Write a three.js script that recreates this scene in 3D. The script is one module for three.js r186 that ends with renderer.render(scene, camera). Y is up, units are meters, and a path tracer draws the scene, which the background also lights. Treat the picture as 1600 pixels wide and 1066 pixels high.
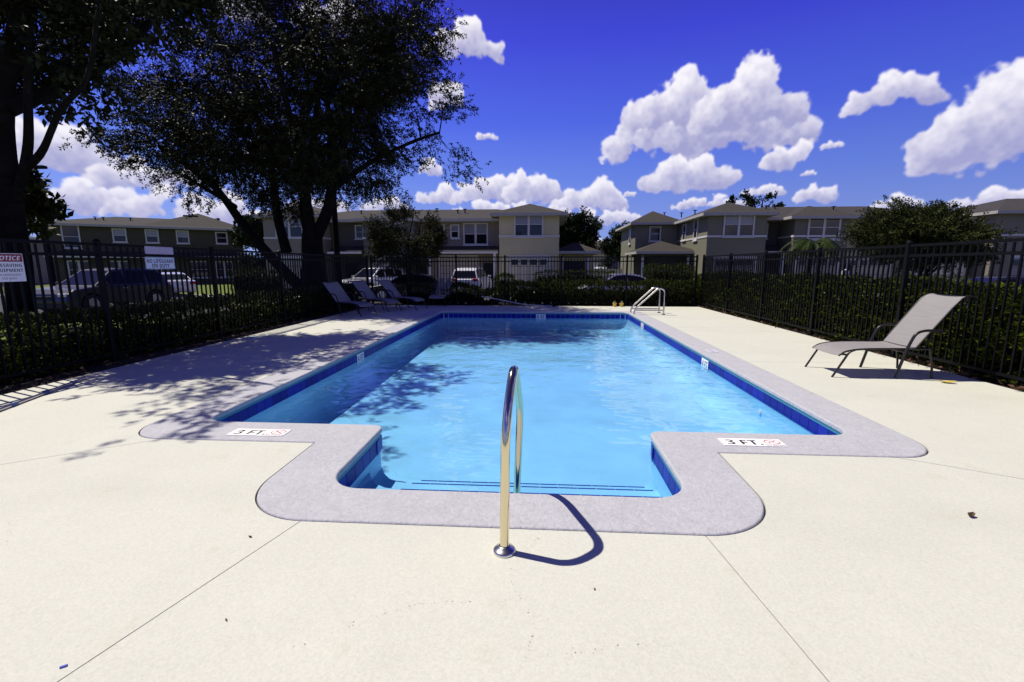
import * as THREE from 'three';
import { mergeGeometries } from 'three/addons/utils/BufferGeometryUtils.js';
import { RoundedBoxGeometry } from 'three/addons/geometries/RoundedBoxGeometry.js';

// ---------------------------------------------------------------- camera, sky, sun, exposure
const scene = new THREE.Scene();
const camera = new THREE.PerspectiveCamera(73.71, 1024 / 682, 0.05, 600);
camera.position.set(0, 1.45, 0);
camera.rotation.order = 'YXZ';
camera.rotation.set(-9.423 * Math.PI / 180, 3.652 * Math.PI / 180, 0);
scene.add(camera);
const renderer = new THREE.WebGLRenderer({ antialias: true });
renderer.toneMapping = THREE.LinearToneMapping;
renderer.toneMappingExposure = 1;
renderer.shadowMap.enabled = true;

const SUN = new THREE.Vector3(-0.448, 0.879, -0.163).normalize();
const sun = new THREE.DirectionalLight(new THREE.Color(1, 0.945, 0.835), 5.0);
sun.name = 'sun';
sun.position.copy(SUN).multiplyScalar(120);
sun.castShadow = true;
sun.shadow.mapSize.set(4096, 4096);
Object.assign(sun.shadow.camera, { left: -60, right: 60, top: 60, bottom: -60, near: 1, far: 300 });
scene.add(sun);

// ---------------------------------------------------------------- random numbers and noise
function rng(seed) { let s = seed >>> 0; return () => { s = (s + 0x6d2b79f5) | 0; let t = Math.imul(s ^ (s >>> 15), 1 | s); t = (t + Math.imul(t ^ (t >>> 7), 61 | t)) ^ t; return ((t ^ (t >>> 14)) >>> 0) / 4294967296; }; }
const h2 = (x, y) => { let n = Math.imul(x, 374761393) + Math.imul(y, 668265263) | 0; n = Math.imul(n ^ (n >>> 13), 1274126177); return ((n ^ (n >>> 16)) >>> 0) / 4294967296; };
function noise2(x, y, p = 0) {          // value noise, period p cells if given
  const xi = Math.floor(x), yi = Math.floor(y), fx = x - xi, fy = y - yi;
  const w = (v) => p ? ((v % p) + p) % p : v;
  const u = fx * fx * (3 - 2 * fx), v = fy * fy * (3 - 2 * fy);
  const a = h2(w(xi), w(yi)), b = h2(w(xi + 1), w(yi)), c = h2(w(xi), w(yi + 1)), d = h2(w(xi + 1), w(yi + 1));
  return a + (b - a) * u + (c - a) * v + (a - b - c + d) * u * v;
}
function fbm(x, y, o, p = 0) { let s = 0, a = 0.5, n = 0; for (let i = 0; i < o; i++) { s += a * noise2(x + i * 17 * (p ? 0 : 1), y, p); n += a; a *= 0.5; x *= 2; y *= 2; if (p) p *= 2; } return s / n; }
const sstep = (a, b, x) => { const t = Math.min(1, Math.max(0, (x - a) / (b - a))); return t * t * (3 - 2 * t); };
const lerp = (a, b, t) => a + (b - a) * t;

// ---------------------------------------------------------------- sky: clear deep blue with fair-weather cumulus
{
  const W = 3072, H = 1536, data = new Float32Array(W * H * 4), D = 180 / Math.PI;
  // clear air; overhead, out of view, darkened to deepen the shade below
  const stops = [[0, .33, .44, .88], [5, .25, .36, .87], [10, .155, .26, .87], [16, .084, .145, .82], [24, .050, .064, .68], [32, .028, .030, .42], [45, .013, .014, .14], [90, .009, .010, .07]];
  for (let r = 0; r < H; r++) {
    const el = (r + .5) / H * 180 - 90, e = Math.max(0, el);
    let k = 0; while (k < stops.length - 2 && e > stops[k + 1][0]) k++;
    const t = Math.min(1, (e - stops[k][0]) / (stops[k + 1][0] - stops[k][0]));
    const base = [1, 2, 3].map((c) => lerp(stops[k][c], stops[k + 1][c], t));
    const ce = Math.cos(el / D), se = Math.sin(el / D);
    for (let c = 0; c < W; c++) {
      const a = ((c + .5) / W - .5) * 2 * Math.PI;       // direction (cos a, ., sin a)
      const dot = ce * Math.cos(a) * SUN.x + se * SUN.y + ce * Math.sin(a) * SUN.z;
      const glow = Math.pow(Math.max(0, dot), 5) * .28 + Math.max(0, dot) * .06;
      const o = (r * W + c) * 4, side = .80 + .36 * Math.max(0, dot);
      data[o] = base[0] * side * (1 + glow) + glow * .10; data[o + 1] = base[1] * side * (1 + glow) + glow * .14; data[o + 2] = base[2] * side * (1 + glow * .5) + glow * .1; data[o + 3] = 1;
      if (el < 0) { data[o] = .25; data[o + 1] = .25; data[o + 2] = .24; }
    }
  }
  // cumulus: [azimuth right of the pool axis, elevation, half width, half height] in degrees
  const list = [[17.6, 14.6, 10.6, 4.8, 1], [14.6, 17.0, 5, 4.0, 1], [22.0, 16.6, 5, 4.2, 1], [16.9, 10.0, 5.0, 2.7, 1], [26.2, 10.9, 2.5, 2.0], [34.2, 15.5, 3.4, 2.2], [41.6, 11.3, 5.4, 5.2, 1], [-9.4, 23.7, 4.2, 2.2], [-11.1, 18.6, 1.8, 2.2], [-6.7, 14.8, 1.3, .6],
    [-12.1, 8.1, 3.3, 1.6], [-6.0, 8.9, 4.8, 2.5], [-0.9, 9.0, 3.5, 2.6], [5.6, 7.7, 4.8, 2.6], [-4, 6.6, 8, 1.6], [10.5, 8.2, 1.0, .5], [7.9, 5.6, 5.8, 1.4], [-47.1, 9.8, 4.4, 3.2], [-42.5, 8.2, 3.4, 2.4], [-45.9, 5.9, 5.0, 2.0], [-39.4, 5.8, 6.0, 2.2], [-34.6, 5.5, 3.8, 2.0], [-38.5, 8.4, 3.6, 1.5], [-49.6, 4.5, 2.2, 1.4],
    [-23.3, 24.5, 3.4, 2.2], [-33, 24, 3.5, 1.6], [29.0, 7.2, 1.6, 1.3], [24.3, 7.8, 2.2, 1.0], [35.5, 5.6, 2.2, 1.1], [41.8, 5.5, 3.4, 1.1], [19.1, 6.9, 4.4, .9], [-13.4, 11.1, 1.4, 1.2], [-18.8, 6.9, 3.4, 1.1], [46, 4.3, 3.0, 1.2], [-26, 6.5, 4, 1.4], [-30, 12, 3, 1.2], [30, 11.6, .9, .5], [28.3, 9.2, .7, .3], [13, 2.5, 9, 1.6], [32, 2.5, 9, 1.6], [-14, 2.5, 12, 1.8]];
  const R = rng(77);
  for (let i = 0; i < 44; i++) {            // clouds out of view, kept few to deepen the shade
    const az = 58 + R() * 235, el = 4 + Math.pow(R(), 1.7) * 30, s = .6 + R() * .9;
    list.push([az, el, (3.2 + R() * 5) * s, (1.5 + R() * 2) * s]);
  }
  for (const [az, el, hw, hh, big] of list) {
    const P = [], rr = rng(Math.round((az + 400) * 71 + el * 13)), n = Math.round(12 + 7 * hw / hh * (big ? 1.5 : 1));
    for (let i = 0; i < n; i++) {
      const x = (rr() * 2 - 1), env = Math.pow(Math.max(0, 1 - x * x), .55) * (.74 + .26 * Math.sin(x * 6 + az) * Math.sin(x * 2.3 + el));
      const rad = hh * (.26 + .40 * rr()) * (1 - .35 * Math.abs(x));
      const yTop = hh * (-.45 + 1.45 * env) - rad * .6, yBot = -hh * .62 + rad * .5;
      P.push([x * hw * .9, lerp(yBot, Math.max(yBot, yTop), Math.pow(rr(), .6)), rad * 1.15]);
    }
    const cel = Math.cos(el / D), sc = 1.15 / Math.max(.7, Math.min(2.4, hh));
    const dens = (x, y, oct) => {
      const wx = x + (fbm(x * sc * 1.3 + az, y * sc * 1.3, 3) - .5) * .9 / sc * .8, wy = y + (fbm(x * sc * 1.3 + 50, y * sc * 1.3 + el, 3) - .5) * .9 / sc * .8;
      let f = 0;
      for (const q of P) { const dx = wx - q[0], dy = (wy - q[1]) * (wy < q[1] ? 1.35 : 1), d = (dx * dx + dy * dy) / (q[2] * q[2]); if (d < 1) { const g = (1 - d); f = f + g * (1 - f * .55); } }
      if (f <= 0) return 0;
      return f * 1.3 + (fbm(x * sc * 3.2 + 9, y * sc * 3.2 + az, oct + 1) - .5) * 2.0 - .14;
    };
    const r0 = Math.floor((el - hh * 1.5 + 90) / 180 * H), r1 = Math.ceil((el + hh * 1.9 + 90) / 180 * H), sx = -.55, sy = .83;
    const cC = (az - 90) / 360 * W + W / 2, cw = Math.ceil(hw * 1.35 / cel / 360 * W);
    for (let r = Math.max(H / 2, r0); r <= r1; r++) for (let c = Math.floor(cC - cw); c <= cC + cw; c++) {
      const x = (c + .5 - cC) / W * 360 * cel, y = (r + .5) / H * 180 - 90 - el, d = dens(x, y, 5);
      if (d <= 0) continue;
      const al = Math.pow(sstep(-.02, .70, d), .9) * .98;
      let od = 0; for (let i = 1; i <= 4; i++) od += Math.max(0, dens(x + sx * i * hh * .16, y + sy * i * hh * .16, 3)) * hh * .16;
      const shade = Math.exp(-od * 1.15 / Math.pow(hh, .75)), low = sstep(-.55, .75, y / hh), puff = fbm(x * sc * 2.8, y * sc * 2.8 + 31, 5) - .5;
      const L = Math.min(1, Math.max(0, -.02 + .58 * shade + .46 * low + puff * .70));
      const col = [lerp(.36, .98, L), lerp(.36, .95, L), lerp(.62, 1.0, L)];
      const haze = Math.exp(-(r / H * 180 - 90) / 9) * .35, o = (r * W + ((c % W) + W) % W) * 4;
      for (let k = 0; k < 3; k++) data[o + k] = lerp(data[o + k], lerp(col[k], [.5, .53, .86][k], haze), al);
    }
  }
  const tex = new THREE.DataTexture(data, W, H, THREE.RGBAFormat, THREE.FloatType);
  tex.mapping = THREE.EquirectangularReflectionMapping; tex.magFilter = THREE.LinearFilter; tex.needsUpdate = true;
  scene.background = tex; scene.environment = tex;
}

// ---------------------------------------------------------------- textures
function tex(size, fn, srgb = false, repeat = 1) {       // fn(u, v) -> value or [r, g, b], 0..1
  const d = new Uint8Array(size * size * 4);
  for (let y = 0; y < size; y++) for (let x = 0; x < size; x++) {
    const v = fn((x + .5) / size, (y + .5) / size), o = (y * size + x) * 4;
    const [r, g, b] = Array.isArray(v) ? v : [v, v, v];
    d[o] = Math.max(0, Math.min(255, r * 255)); d[o + 1] = Math.max(0, Math.min(255, g * 255)); d[o + 2] = Math.max(0, Math.min(255, b * 255)); d[o + 3] = 255;
  }
  const t = new THREE.DataTexture(d, size, size);
  t.wrapS = t.wrapT = THREE.RepeatWrapping; t.magFilter = THREE.LinearFilter; t.generateMipmaps = true; t.minFilter = THREE.LinearMipmapLinearFilter;
  if (srgb) t.colorSpace = THREE.SRGBColorSpace;
  t.repeat.set(repeat, repeat); t.needsUpdate = true;
  return t;
}
function printTex(w, h, draw) {
  const c = document.createElement('canvas'); c.width = w; c.height = h;
  const g = c.getContext('2d'); g.textAlign = 'center'; g.textBaseline = 'middle'; draw(g, w, h);
  const t = new THREE.CanvasTexture(c); t.colorSpace = THREE.SRGBColorSpace; return t;
}
const std = (r, g, b, rough = .8, more = {}) => { const { uvm, ...rest } = more; const m = new THREE.MeshPhysicalMaterial({ color: new THREE.Color(r, g, b), roughness: rough, ...rest }); m.userData.uvm = uvm || 0; return m; };

// brushed deck coating: fine speckle, faint worn patches, rust-brown stains
const deckMap = tex(1024, (u, v) => {
  const f = fbm(u * 330, v * 330, 2, 330), m = fbm(u * 9, v * 9, 4, 9), l = fbm(u * 3 + .3, v * 3, 3, 3), st = sstep(.70, .84, fbm(u * 14, v * 14, 4, 14)), sp = sstep(.83, .9, noise2(u * 220, v * 220, 220));
  const k = .93 + (f - .5) * .16 + (m - .5) * .06 + (l - .5) * .05 - sstep(.80, .93, noise2(u * 300, v * 300, 300)) * .05;
  return [k - st * .03, k - st * .04, k - st * .06];
});
const deckBump = tex(1024, (u, v) => fbm(u * 160, v * 160, 3, 160) * .6 + fbm(u * 40, v * 40, 3, 40) * .4);
deckMap.repeat.set(1 / 2.6, 1 / 2.6); deckBump.repeat.set(1 / .9, 1 / .9);
const copingMap = tex(1024, (u, v) => {
  const wx = u * 46 + fbm(u * 24, v * 24, 2, 24) * 2, a = fbm(wx, v * 46, 3, 0), m = fbm(u * 6, v * 6, 3, 6), sp = sstep(.78, .9, noise2(u * 190, v * 190, 190)), dk = sstep(.8, .9, noise2(u * 130 + 7, v * 130, 130));
  const k = .90 + (a - .5) * .22 + (m - .5) * .09 + sp * .06 - dk * .10; return [k, k, k];
});
const copingBump = tex(1024, (u, v) => sstep(.42, .58, fbm(u * 60, v * 60, 3, 60)) * .7 + fbm(u * 150, v * 150, 2, 150) * .3);
copingMap.repeat.set(1 / 1.05, 1 / 1.05); copingBump.repeat.set(1 / .95, 1 / .95);
// water surface: many small waves whose crests tile
const waveTex = (() => {
  const R = rng(5), ws = []; for (let i = 0; i < 64; i++) { const k = 2 + Math.floor(Math.pow(R(), 1.3) * 34), a = R() * Math.PI * 2; ws.push([Math.round(Math.cos(a) * k * .9), Math.round(Math.sin(a) * k), R() * 6.28, 1 / Math.pow(k, .85)]); }
  let n = 0; for (const w of ws) n += w[3];
  return tex(1024, (u, v) => { let s = 0; for (const w of ws) s += w[3] * Math.sin(6.28318 * (w[0] * u + w[1] * v) + w[2]); return .5 + s / n * 1.9; });
})();
waveTex.repeat.set(1 / 3.6, 1 / 3.6);
const plasterMap = tex(512, (u, v) => { const k = .93 + (fbm(u * 7, v * 7, 4, 7) - .5) * .26 + (fbm(u * 60, v * 60, 2, 60) - .5) * .05; return [k * .98, k, k]; });
plasterMap.repeat.set(1 / 3, 1 / 3);
const stuccoBump = tex(512, (u, v) => fbm(u * 90, v * 90, 3, 90)); stuccoBump.repeat.set(1 / 2, 1 / 2);
const stuccoMap = tex(512, (u, v) => .93 + (fbm(u * 5, v * 5, 4, 5) - .5) * .16 + (fbm(u * 90, v * 90, 2, 90) - .5) * .1); stuccoMap.repeat.set(1 / 4, 1 / 4);
const shingleMap = tex(512, (u, v) => {
  const row = Math.floor(v * 24), s = h2(Math.floor(u * 40 + (row % 2) * .5), row), edge = (v * 24 - row) < .16 ? .72 : 1;
  const k = (.72 + s * .34 + (fbm(u * 6, v * 6, 3, 6) - .5) * .25) * edge; return [k, k * .97, k * .93];
});
shingleMap.repeat.set(1 / 3.2, 1 / 3.2);
const groundMap = tex(512, (u, v) => .8 + (fbm(u * 60, v * 60, 3, 60) - .5) * .5 + (fbm(u * 5, v * 5, 3, 5) - .5) * .3); groundMap.repeat.set(1 / 4, 1 / 4);
const barkMap = tex(256, (u, v) => .62 + (fbm(u * 22, v * 6, 4, 0) - .5) * .8);
const barkBump = tex(256, (u, v) => fbm(u * 24, v * 6, 4, 0));
for (const t of [barkMap, barkBump]) { t.wrapS = t.wrapT = THREE.MirroredRepeatWrapping; t.repeat.set(2, 1); }
const slingMap = tex(256, (u, v) => { const a = (Math.sin(u * 6.283 * 64) * .5 + .5) * (Math.sin(v * 6.283 * 64) * .5 + .5); return .74 + a * .16 + (noise2(u * 3, v * 90, 0) - .5) * .16; });
slingMap.repeat.set(2.2, 2.2);

// ---------------------------------------------------------------- materials
const M = {
  deck: std(.635, .63, .54, .85, { map: deckMap, bumpMap: deckBump, bumpScale: .0005, uvm: 1 }),
  joint: std(.05, .045, .045, .95),
  coping: std(.51, .505, .53, .8, { map: copingMap, bumpMap: copingBump, bumpScale: .0018, uvm: 1 }),
  teal: std(.03, .22, .30, .5),
  plaster: std(.46, .72, .86, .7, { map: plasterMap, uvm: 1 }),
  grout: std(.5, .55, .7, .8),
  water: new THREE.MeshPhysicalMaterial({ color: new THREE.Color(.645, .845, .97), roughness: 0, transmission: 1, thickness: 0, ior: 1.33, bumpMap: waveTex, bumpScale: .011 }),
  tile: [[.010, .016, .25], [.012, .021, .30], [.008, .014, .22], [.013, .023, .33]].map((c) => std(...c, .35, { specularIntensity: .2 })),
  stepTile: std(.02, .07, .34, .2),
  steel: std(.74, .655, .44, .13, { metalness: 1 }),
  steelDull: std(.66, .63, .58, .26, { metalness: 1 }),
  fence: std(.005, .005, .006, .5, { specularIntensity: .25 }),
  white: std(.74, .73, .70, .6),
  trim: std(.62, .60, .55, .7),
  fascia: std(.42, .40, .36, .7),
  roof: std(.046, .040, .034, .95, { map: shingleMap, uvm: 1 }),
  asphalt: std(.055, .054, .055, .95, { map: groundMap, uvm: 1 }),
  concrete: std(.40, .38, .34, .9, { map: groundMap, uvm: 1 }),
  mulch: std(.035, .022, .014, 1, { map: groundMap, uvm: 1 }),
  lawn: std(.13, .18, .012, 1, { map: groundMap, uvm: 1 }),
  ground: std(.07, .085, .03, 1, { map: groundMap, uvm: 1 }),
  bark: std(.017, .014, .012, .95, { specularIntensity: .2, map: barkMap, bumpMap: barkBump, bumpScale: .012 }),
  blind: std(.26, .26, .29, .12),
  glass: std(.012, .013, .017, .05),
  dark: std(.012, .012, .012, .8),
  tint: std(.008, .008, .010, .08, { specularIntensity: .3 }),
  rubber: std(.012, .012, .013, .7),
  rim: std(.45, .45, .47, .3, { metalness: .9 }),
  frame: std(.018, .015, .013, .35),
  sling: std(.34, .32, .31, .75, { map: slingMap }),
  yellow: std(.62, .42, .06, .6),
};
const stucco = (r, g, b) => std(r, g, b, .9, { map: stuccoMap, bumpMap: stuccoBump, bumpScale: .004, uvm: 1 });

// ---------------------------------------------------------------- helpers
const counts = {};
const numbered = (n) => { counts[n] = (counts[n] ?? -1) + 1; return counts[n] ? n + '_' + String(counts[n]).padStart(3, '0') : n; };
function tag(o, label, category, group) { if (label) o.userData.label = label; if (category) o.userData.category = category; if (group) o.userData.group = group; return o; }
function thing(name, label, category, pos = [0, 0, 0], turn = 0, group) { const o = new THREE.Group(); o.name = numbered(name); o.position.set(...pos); o.rotation.y = turn; scene.add(o); return tag(o, label, category, group); }
function boxUV(g) {          // texture coordinates in metres, by the main direction of each face
  g = g.index ? g.toNonIndexed() : g;
  const p = g.attributes.position, n = g.attributes.normal, uv = new Float32Array(p.count * 2);
  for (let i = 0; i < p.count; i++) {
    const ax = Math.abs(n.getX(i)), ay = Math.abs(n.getY(i)), az = Math.abs(n.getZ(i)), x = p.getX(i), y = p.getY(i), z = p.getZ(i);
    if (ay > .45 && ay >= Math.min(ax, az)) { uv[i * 2] = ax > az ? z : x; uv[i * 2 + 1] = (ax > az ? x : z) * (ay < .98 ? 1 : 1); } else if (ax > az) { uv[i * 2] = z; uv[i * 2 + 1] = y; } else { uv[i * 2] = x; uv[i * 2 + 1] = y; }
  }
  g.setAttribute('uv', new THREE.BufferAttribute(uv, 2)); return g;
}
function flat(list) {
  list = [].concat(list).map((g) => { g = g.index ? g.toNonIndexed() : g; for (const k of Object.keys(g.attributes)) if (!['position', 'normal', 'uv'].includes(k)) g.deleteAttribute(k); if (!g.attributes.normal) g.computeVertexNormals(); if (!g.attributes.uv) g.setAttribute('uv', new THREE.BufferAttribute(new Float32Array(g.attributes.position.count * 2), 2)); return g; });
  return list.length > 1 ? mergeGeometries(list) : list[0];
}
function mesh(name, geos, mat, parent = scene) {
  let g = Array.isArray(geos) ? flat(geos) : geos;
  if (mat.userData.uvm) g = boxUV(g);
  const m = new THREE.Mesh(g, mat); m.castShadow = m.receiveShadow = true;
  m.name = parent === scene ? numbered(name) : name; parent.add(m); return m;
}
function structure(name, geos, mat, parent = scene) { const m = mesh(name, geos, mat, parent); if (parent === scene) m.userData.kind = 'structure'; return m; }
const box = (w, h, d, x = 0, y = 0, z = 0) => new THREE.BoxGeometry(w, h, d).translate(x, y, z);            // centred
const span = (x0, x1, y0, y1, z0, z1) => box(x1 - x0, y1 - y0, z1 - z0, (x0 + x1) / 2, (y0 + y1) / 2, (z0 + z1) / 2);
const rbox = (w, h, d, r, x = 0, y = 0, z = 0) => new RoundedBoxGeometry(w, h, d, 2, r).translate(x, y, z);
function bar(a, b, r0, r1 = r0, seg = 6) {
  const A = new THREE.Vector3(...a), B = new THREE.Vector3(...b), d = B.clone().sub(A), L = d.length();
  return new THREE.CylinderGeometry(r1, r0, L, seg, 1).applyQuaternion(new THREE.Quaternion().setFromUnitVectors(new THREE.Vector3(0, 1, 0), d.normalize())).translate((A.x + B.x) / 2, (A.y + B.y) / 2, (A.z + B.z) / 2);
}
function roundPath(pts, rad) {          // polyline with rounded corners, as a CurvePath
  const V = pts.map((p) => new THREE.Vector3(...p)), path = new THREE.CurvePath(); let last = V[0];
  for (let i = 1; i < V.length - 1; i++) {
    const a = V[i - 1].clone().sub(V[i]), b = V[i + 1].clone().sub(V[i]), r = Math.min(Array.isArray(rad) ? rad[i - 1] : rad, a.length() * .48, b.length() * .48);
    const p = V[i].clone().add(a.setLength(r)), q = V[i].clone().add(b.setLength(r));
    path.add(new THREE.LineCurve3(last, p)); path.add(new THREE.QuadraticBezierCurve3(p, V[i], q)); last = q;
  }
  path.add(new THREE.LineCurve3(last, V.at(-1))); return path;
}
const tube = (pts, r, rad = .1, seg = 48, rs = 10) => new THREE.TubeGeometry(roundPath(pts, rad), seg, r, rs);
function fromTris(verts, faces) {
  const pos = []; for (const f of faces) for (let i = 1; i < f.length - 1; i++) for (const k of [f[0], f[i], f[i + 1]]) pos.push(...verts[k]);
  const g = new THREE.BufferGeometry(); g.setAttribute('position', new THREE.BufferAttribute(new Float32Array(pos), 3)); g.computeVertexNormals(); return g;
}

// ---------------------------------------------------------------- ground, roads
const GY = -0.45;            // the car park lies below the pool terrace
{
  const s = new THREE.Shape([[-350, -250], [350, -250], [350, 450], [-350, 450]].map((p) => new THREE.Vector2(...p)));
  s.holes.push(new THREE.Path([[-6, -8.5], [5.5, -8.5], [5.5, 16.4], [-6, 16.4]].map((p) => new THREE.Vector2(...p))));   // the terrace and the pool fill this hole
  structure('ground', new THREE.ShapeGeometry(s).rotateX(-Math.PI / 2).translate(0, GY - .012, 0), M.ground);
}
structure('road', new THREE.PlaneGeometry(90, 11).rotateX(-Math.PI / 2).translate(0, GY - .006, -24.5), M.asphalt);
structure('pavement', [span(-4.6, 14, GY - .02, GY + .08, -20.0, -18.6), span(-11.4, -5.2, GY - .02, GY + .08, -20.0, -18.6)], M.concrete);
structure('driveway', [[-21.8, -16.6], [-14, -9.3], [-8.2, -3.6], [-3.3, 1.5], [12.6, 17.2], [18.2, 23], [24, 31]].map(([a, b]) => span(a, b, GY - .02, GY + .012, -33.9, -30.0)), M.concrete);
structure('lawn', span(-46, -15.5, GY - .02, GY + .02, -46, -28.6), M.lawn);
structure('pavement', span(-46, -14, GY - .02, GY + .03, -28.6, -26.4), M.concrete);
structure('lawn', span(-38, -9.6, GY - .02, GY + .02, -14.99, 8), M.lawn);
structure('parking_bay', span(-38, -11.5, GY - .02, GY + .026, -22, -15), M.asphalt);
// planting beds round the terrace, a sloped-side block of soil
structure('planting_bed', [span(-8.9, -6.12, GY, -.03, -18.2, 9), span(5.62, 7.5, GY, -.03, -18.2, 9), span(-6.115, 5.615, GY, -.03, -18.2, -16.58)], M.mulch);

// ---------------------------------------------------------------- pool outline
function rounded(pts, step = .035) {    // [x, z, radius] corners to a closed polyline of Vector2(x, z)
  const out = [], n = pts.length;
  for (let i = 0; i < n; i++) {
    const [x, z, r] = pts[i], p = new THREE.Vector2(x, z), a = new THREE.Vector2(pts[(i + n - 1) % n][0], pts[(i + n - 1) % n][1]).sub(p).normalize(), b = new THREE.Vector2(pts[(i + 1) % n][0], pts[(i + 1) % n][1]).sub(p).normalize();
    if (!r) { out.push(p); continue; }
    const s = p.clone().addScaledVector(a, r), e = p.clone().addScaledVector(b, r), c = p.clone().addScaledVector(a, r).addScaledVector(b, r);   // corners are square
    const a0 = Math.atan2(s.y - c.y, s.x - c.x); let d = Math.atan2(e.y - c.y, e.x - c.x) - a0; if (d > Math.PI) d -= 2 * Math.PI; if (d < -Math.PI) d += 2 * Math.PI;
    const k = Math.max(4, Math.ceil(Math.abs(d) * r / step)); for (let j = 0; j <= k; j++) out.push(new THREE.Vector2(c.x + Math.cos(a0 + d * j / k) * r, c.y + Math.sin(a0 + d * j / k) * r));
  }
  return out;
}
const CX = -.23, HW = 2.94, ZN = -3.92, ZF = -14.4, AW = 1.19, ZA = -2.73, WL = -.165, OW = 3.37, AO = 1.63, ZO = -2.335, ZNO = -3.475, ZFO = -14.85;
const innerPts = (o) => [[CX - HW + o, ZF + o, .22], [CX - HW + o, ZN - o, .2], [CX - AW + o, ZN - o, .1], [CX - AW + o, ZA - o, .24], [CX + AW - o, ZA - o, .24], [CX + AW - o, ZN - o, .1], [CX + HW - o, ZN - o, .2], [CX + HW - o, ZF + o, .22]];
const outerPts = (o) => [[CX - OW - o, ZFO - o, .35], [CX - OW - o, ZNO + o, .36], [CX - AO - o, ZNO + o, 0], [CX - AO - o, ZO + o, .5], [CX + AO + o, ZO + o, .5], [CX + AO + o, ZNO + o, 0], [CX + OW + o, ZNO + o, .36], [CX + OW + o, ZFO - o, .35]];
const inner = rounded(innerPts(0)), outer = rounded(outerPts(0)), deckHole = rounded(outerPts(.007));
const shapeOf = (pl) => new THREE.Shape(pl.map((p) => new THREE.Vector2(p.x, -p.y)));
const laid = (shape, depth, top, bevel = 0) => { const g = new THREE.ExtrudeGeometry(shape, { depth: depth - bevel * 2, bevelEnabled: bevel > 0, bevelThickness: bevel, bevelSize: bevel, bevelOffset: -bevel, bevelSegments: 3, curveSegments: 4 }); g.rotateX(-Math.PI / 2).translate(0, top - depth + bevel, 0); return g; };

// deck slabs: one per field between the saw-cut joints
{
  const deck = new THREE.Group(); deck.name = 'deck'; deck.userData.kind = 'structure'; scene.add(deck);
  const X0 = -6.1, X1 = 5.6, Z0 = -16.56, Z1 = 8;
  const rectPos = (p) => p.y >= Z1 - .01 ? p.x - X0 : p.x >= X1 - .01 ? (X1 - X0) + (Z1 - p.y) : p.y <= Z0 + .01 ? (X1 - X0) + (Z1 - Z0) + (X1 - p.x) : 2 * (X1 - X0) + (Z1 - Z0) + (p.y - Z0);
  const per = 2 * (X1 - X0) + 2 * (Z1 - Z0), corners = [[X1, Z1], [X1, Z0], [X0, Z0], [X0, Z1]].map((c) => new THREE.Vector2(...c));
  const joints = [[-1.37, -2.32, -4.55, Z1], [.92, -2.32, 2.35, Z1], [2.75, -3.46, X1, -1.93], [3.14, -7.04, X1, -7.04], [3.14, -11, X1, -11], [2.3, -14.86, 2.3, Z0], [-2.6, -14.86, -2.6, Z0], [-3.6, -11, X0, -11], [-3.6, -7.04, X0, -7.04], [-3.2, -3.46, X0, -1.4]];
  const near = (x, z) => { let b = 0, bd = 1e9; deckHole.forEach((p, i) => { const d = (p.x - x) ** 2 + (p.y - z) ** 2; if (d < bd) { bd = d; b = i; } }); return b; };
  // fine points on straight runs so that a joint can start anywhere
  const dense = []; deckHole.forEach((p, i) => { const q = deckHole[(i + 1) % deckHole.length], n = Math.max(1, Math.round(p.distanceTo(q) / .05)); for (let k = 0; k < n; k++) dense.push(p.clone().lerp(q, k / n)); });
  deckHole.length = 0; deckHole.push(...dense);
  const J = joints.map(([x, z, ex, ez]) => ({ i: near(x, z), e: new THREE.Vector2(ex, ez) }));
  const n = deckHole.length, inc = (() => { const a = J[0].i, b = J[1].i; return ((b - a + n) % n) < n / 2 ? 1 : -1; })();
  J.forEach((a, k) => {
    const b = J[(k + 1) % J.length], pa = rectPos(a.e), pb0 = rectPos(b.e), pb = pb0 <= pa ? pb0 + per : pb0, loop = [];
    const mids = [...corners, ...corners].map((c, m) => [rectPos(c) + (m > 3 ? per : 0), c]).filter(([t]) => t > pa + .01 && t < pb - .01).sort((u, v) => u[0] - v[0]);
    for (let i = b.i; ; i = (i - inc + n) % n) { loop.push(deckHole[i].clone()); if (i === a.i) break; }
    const na = loop.length; loop.push(a.e.clone()); mids.forEach(([, c]) => loop.push(c.clone())); loop.push(b.e.clone());
    // open the joint by 2.5 mm a side
    const shift = (p, q, into) => { const d = q.clone().sub(p).normalize(), nn = new THREE.Vector2(-d.y, d.x); if (nn.dot(into.clone().sub(p)) < 0) nn.negate(); p.addScaledVector(nn, .0028); q.addScaledVector(nn, .0028); };
    const mid = new THREE.Vector2(); loop.forEach((p) => mid.add(p)); mid.divideScalar(loop.length);
    shift(loop[na - 1], loop[na], b.e); shift(loop[0], loop.at(-1), a.e);
    structure('slab', laid(shapeOf(loop), .1, 0), M.deck, deck);
  });
}
structure('joint_filler', laid((() => { const s = shapeOf([[-6.1, 8], [5.6, 8], [5.6, -16.56], [-6.1, -16.56]].map((c) => new THREE.Vector2(...c))); s.holes.push(new THREE.Path(rounded(innerPts(-.1)).map((p) => new THREE.Vector2(p.x, -p.y)))); return s; })(), .12, -.014), M.joint);

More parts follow.
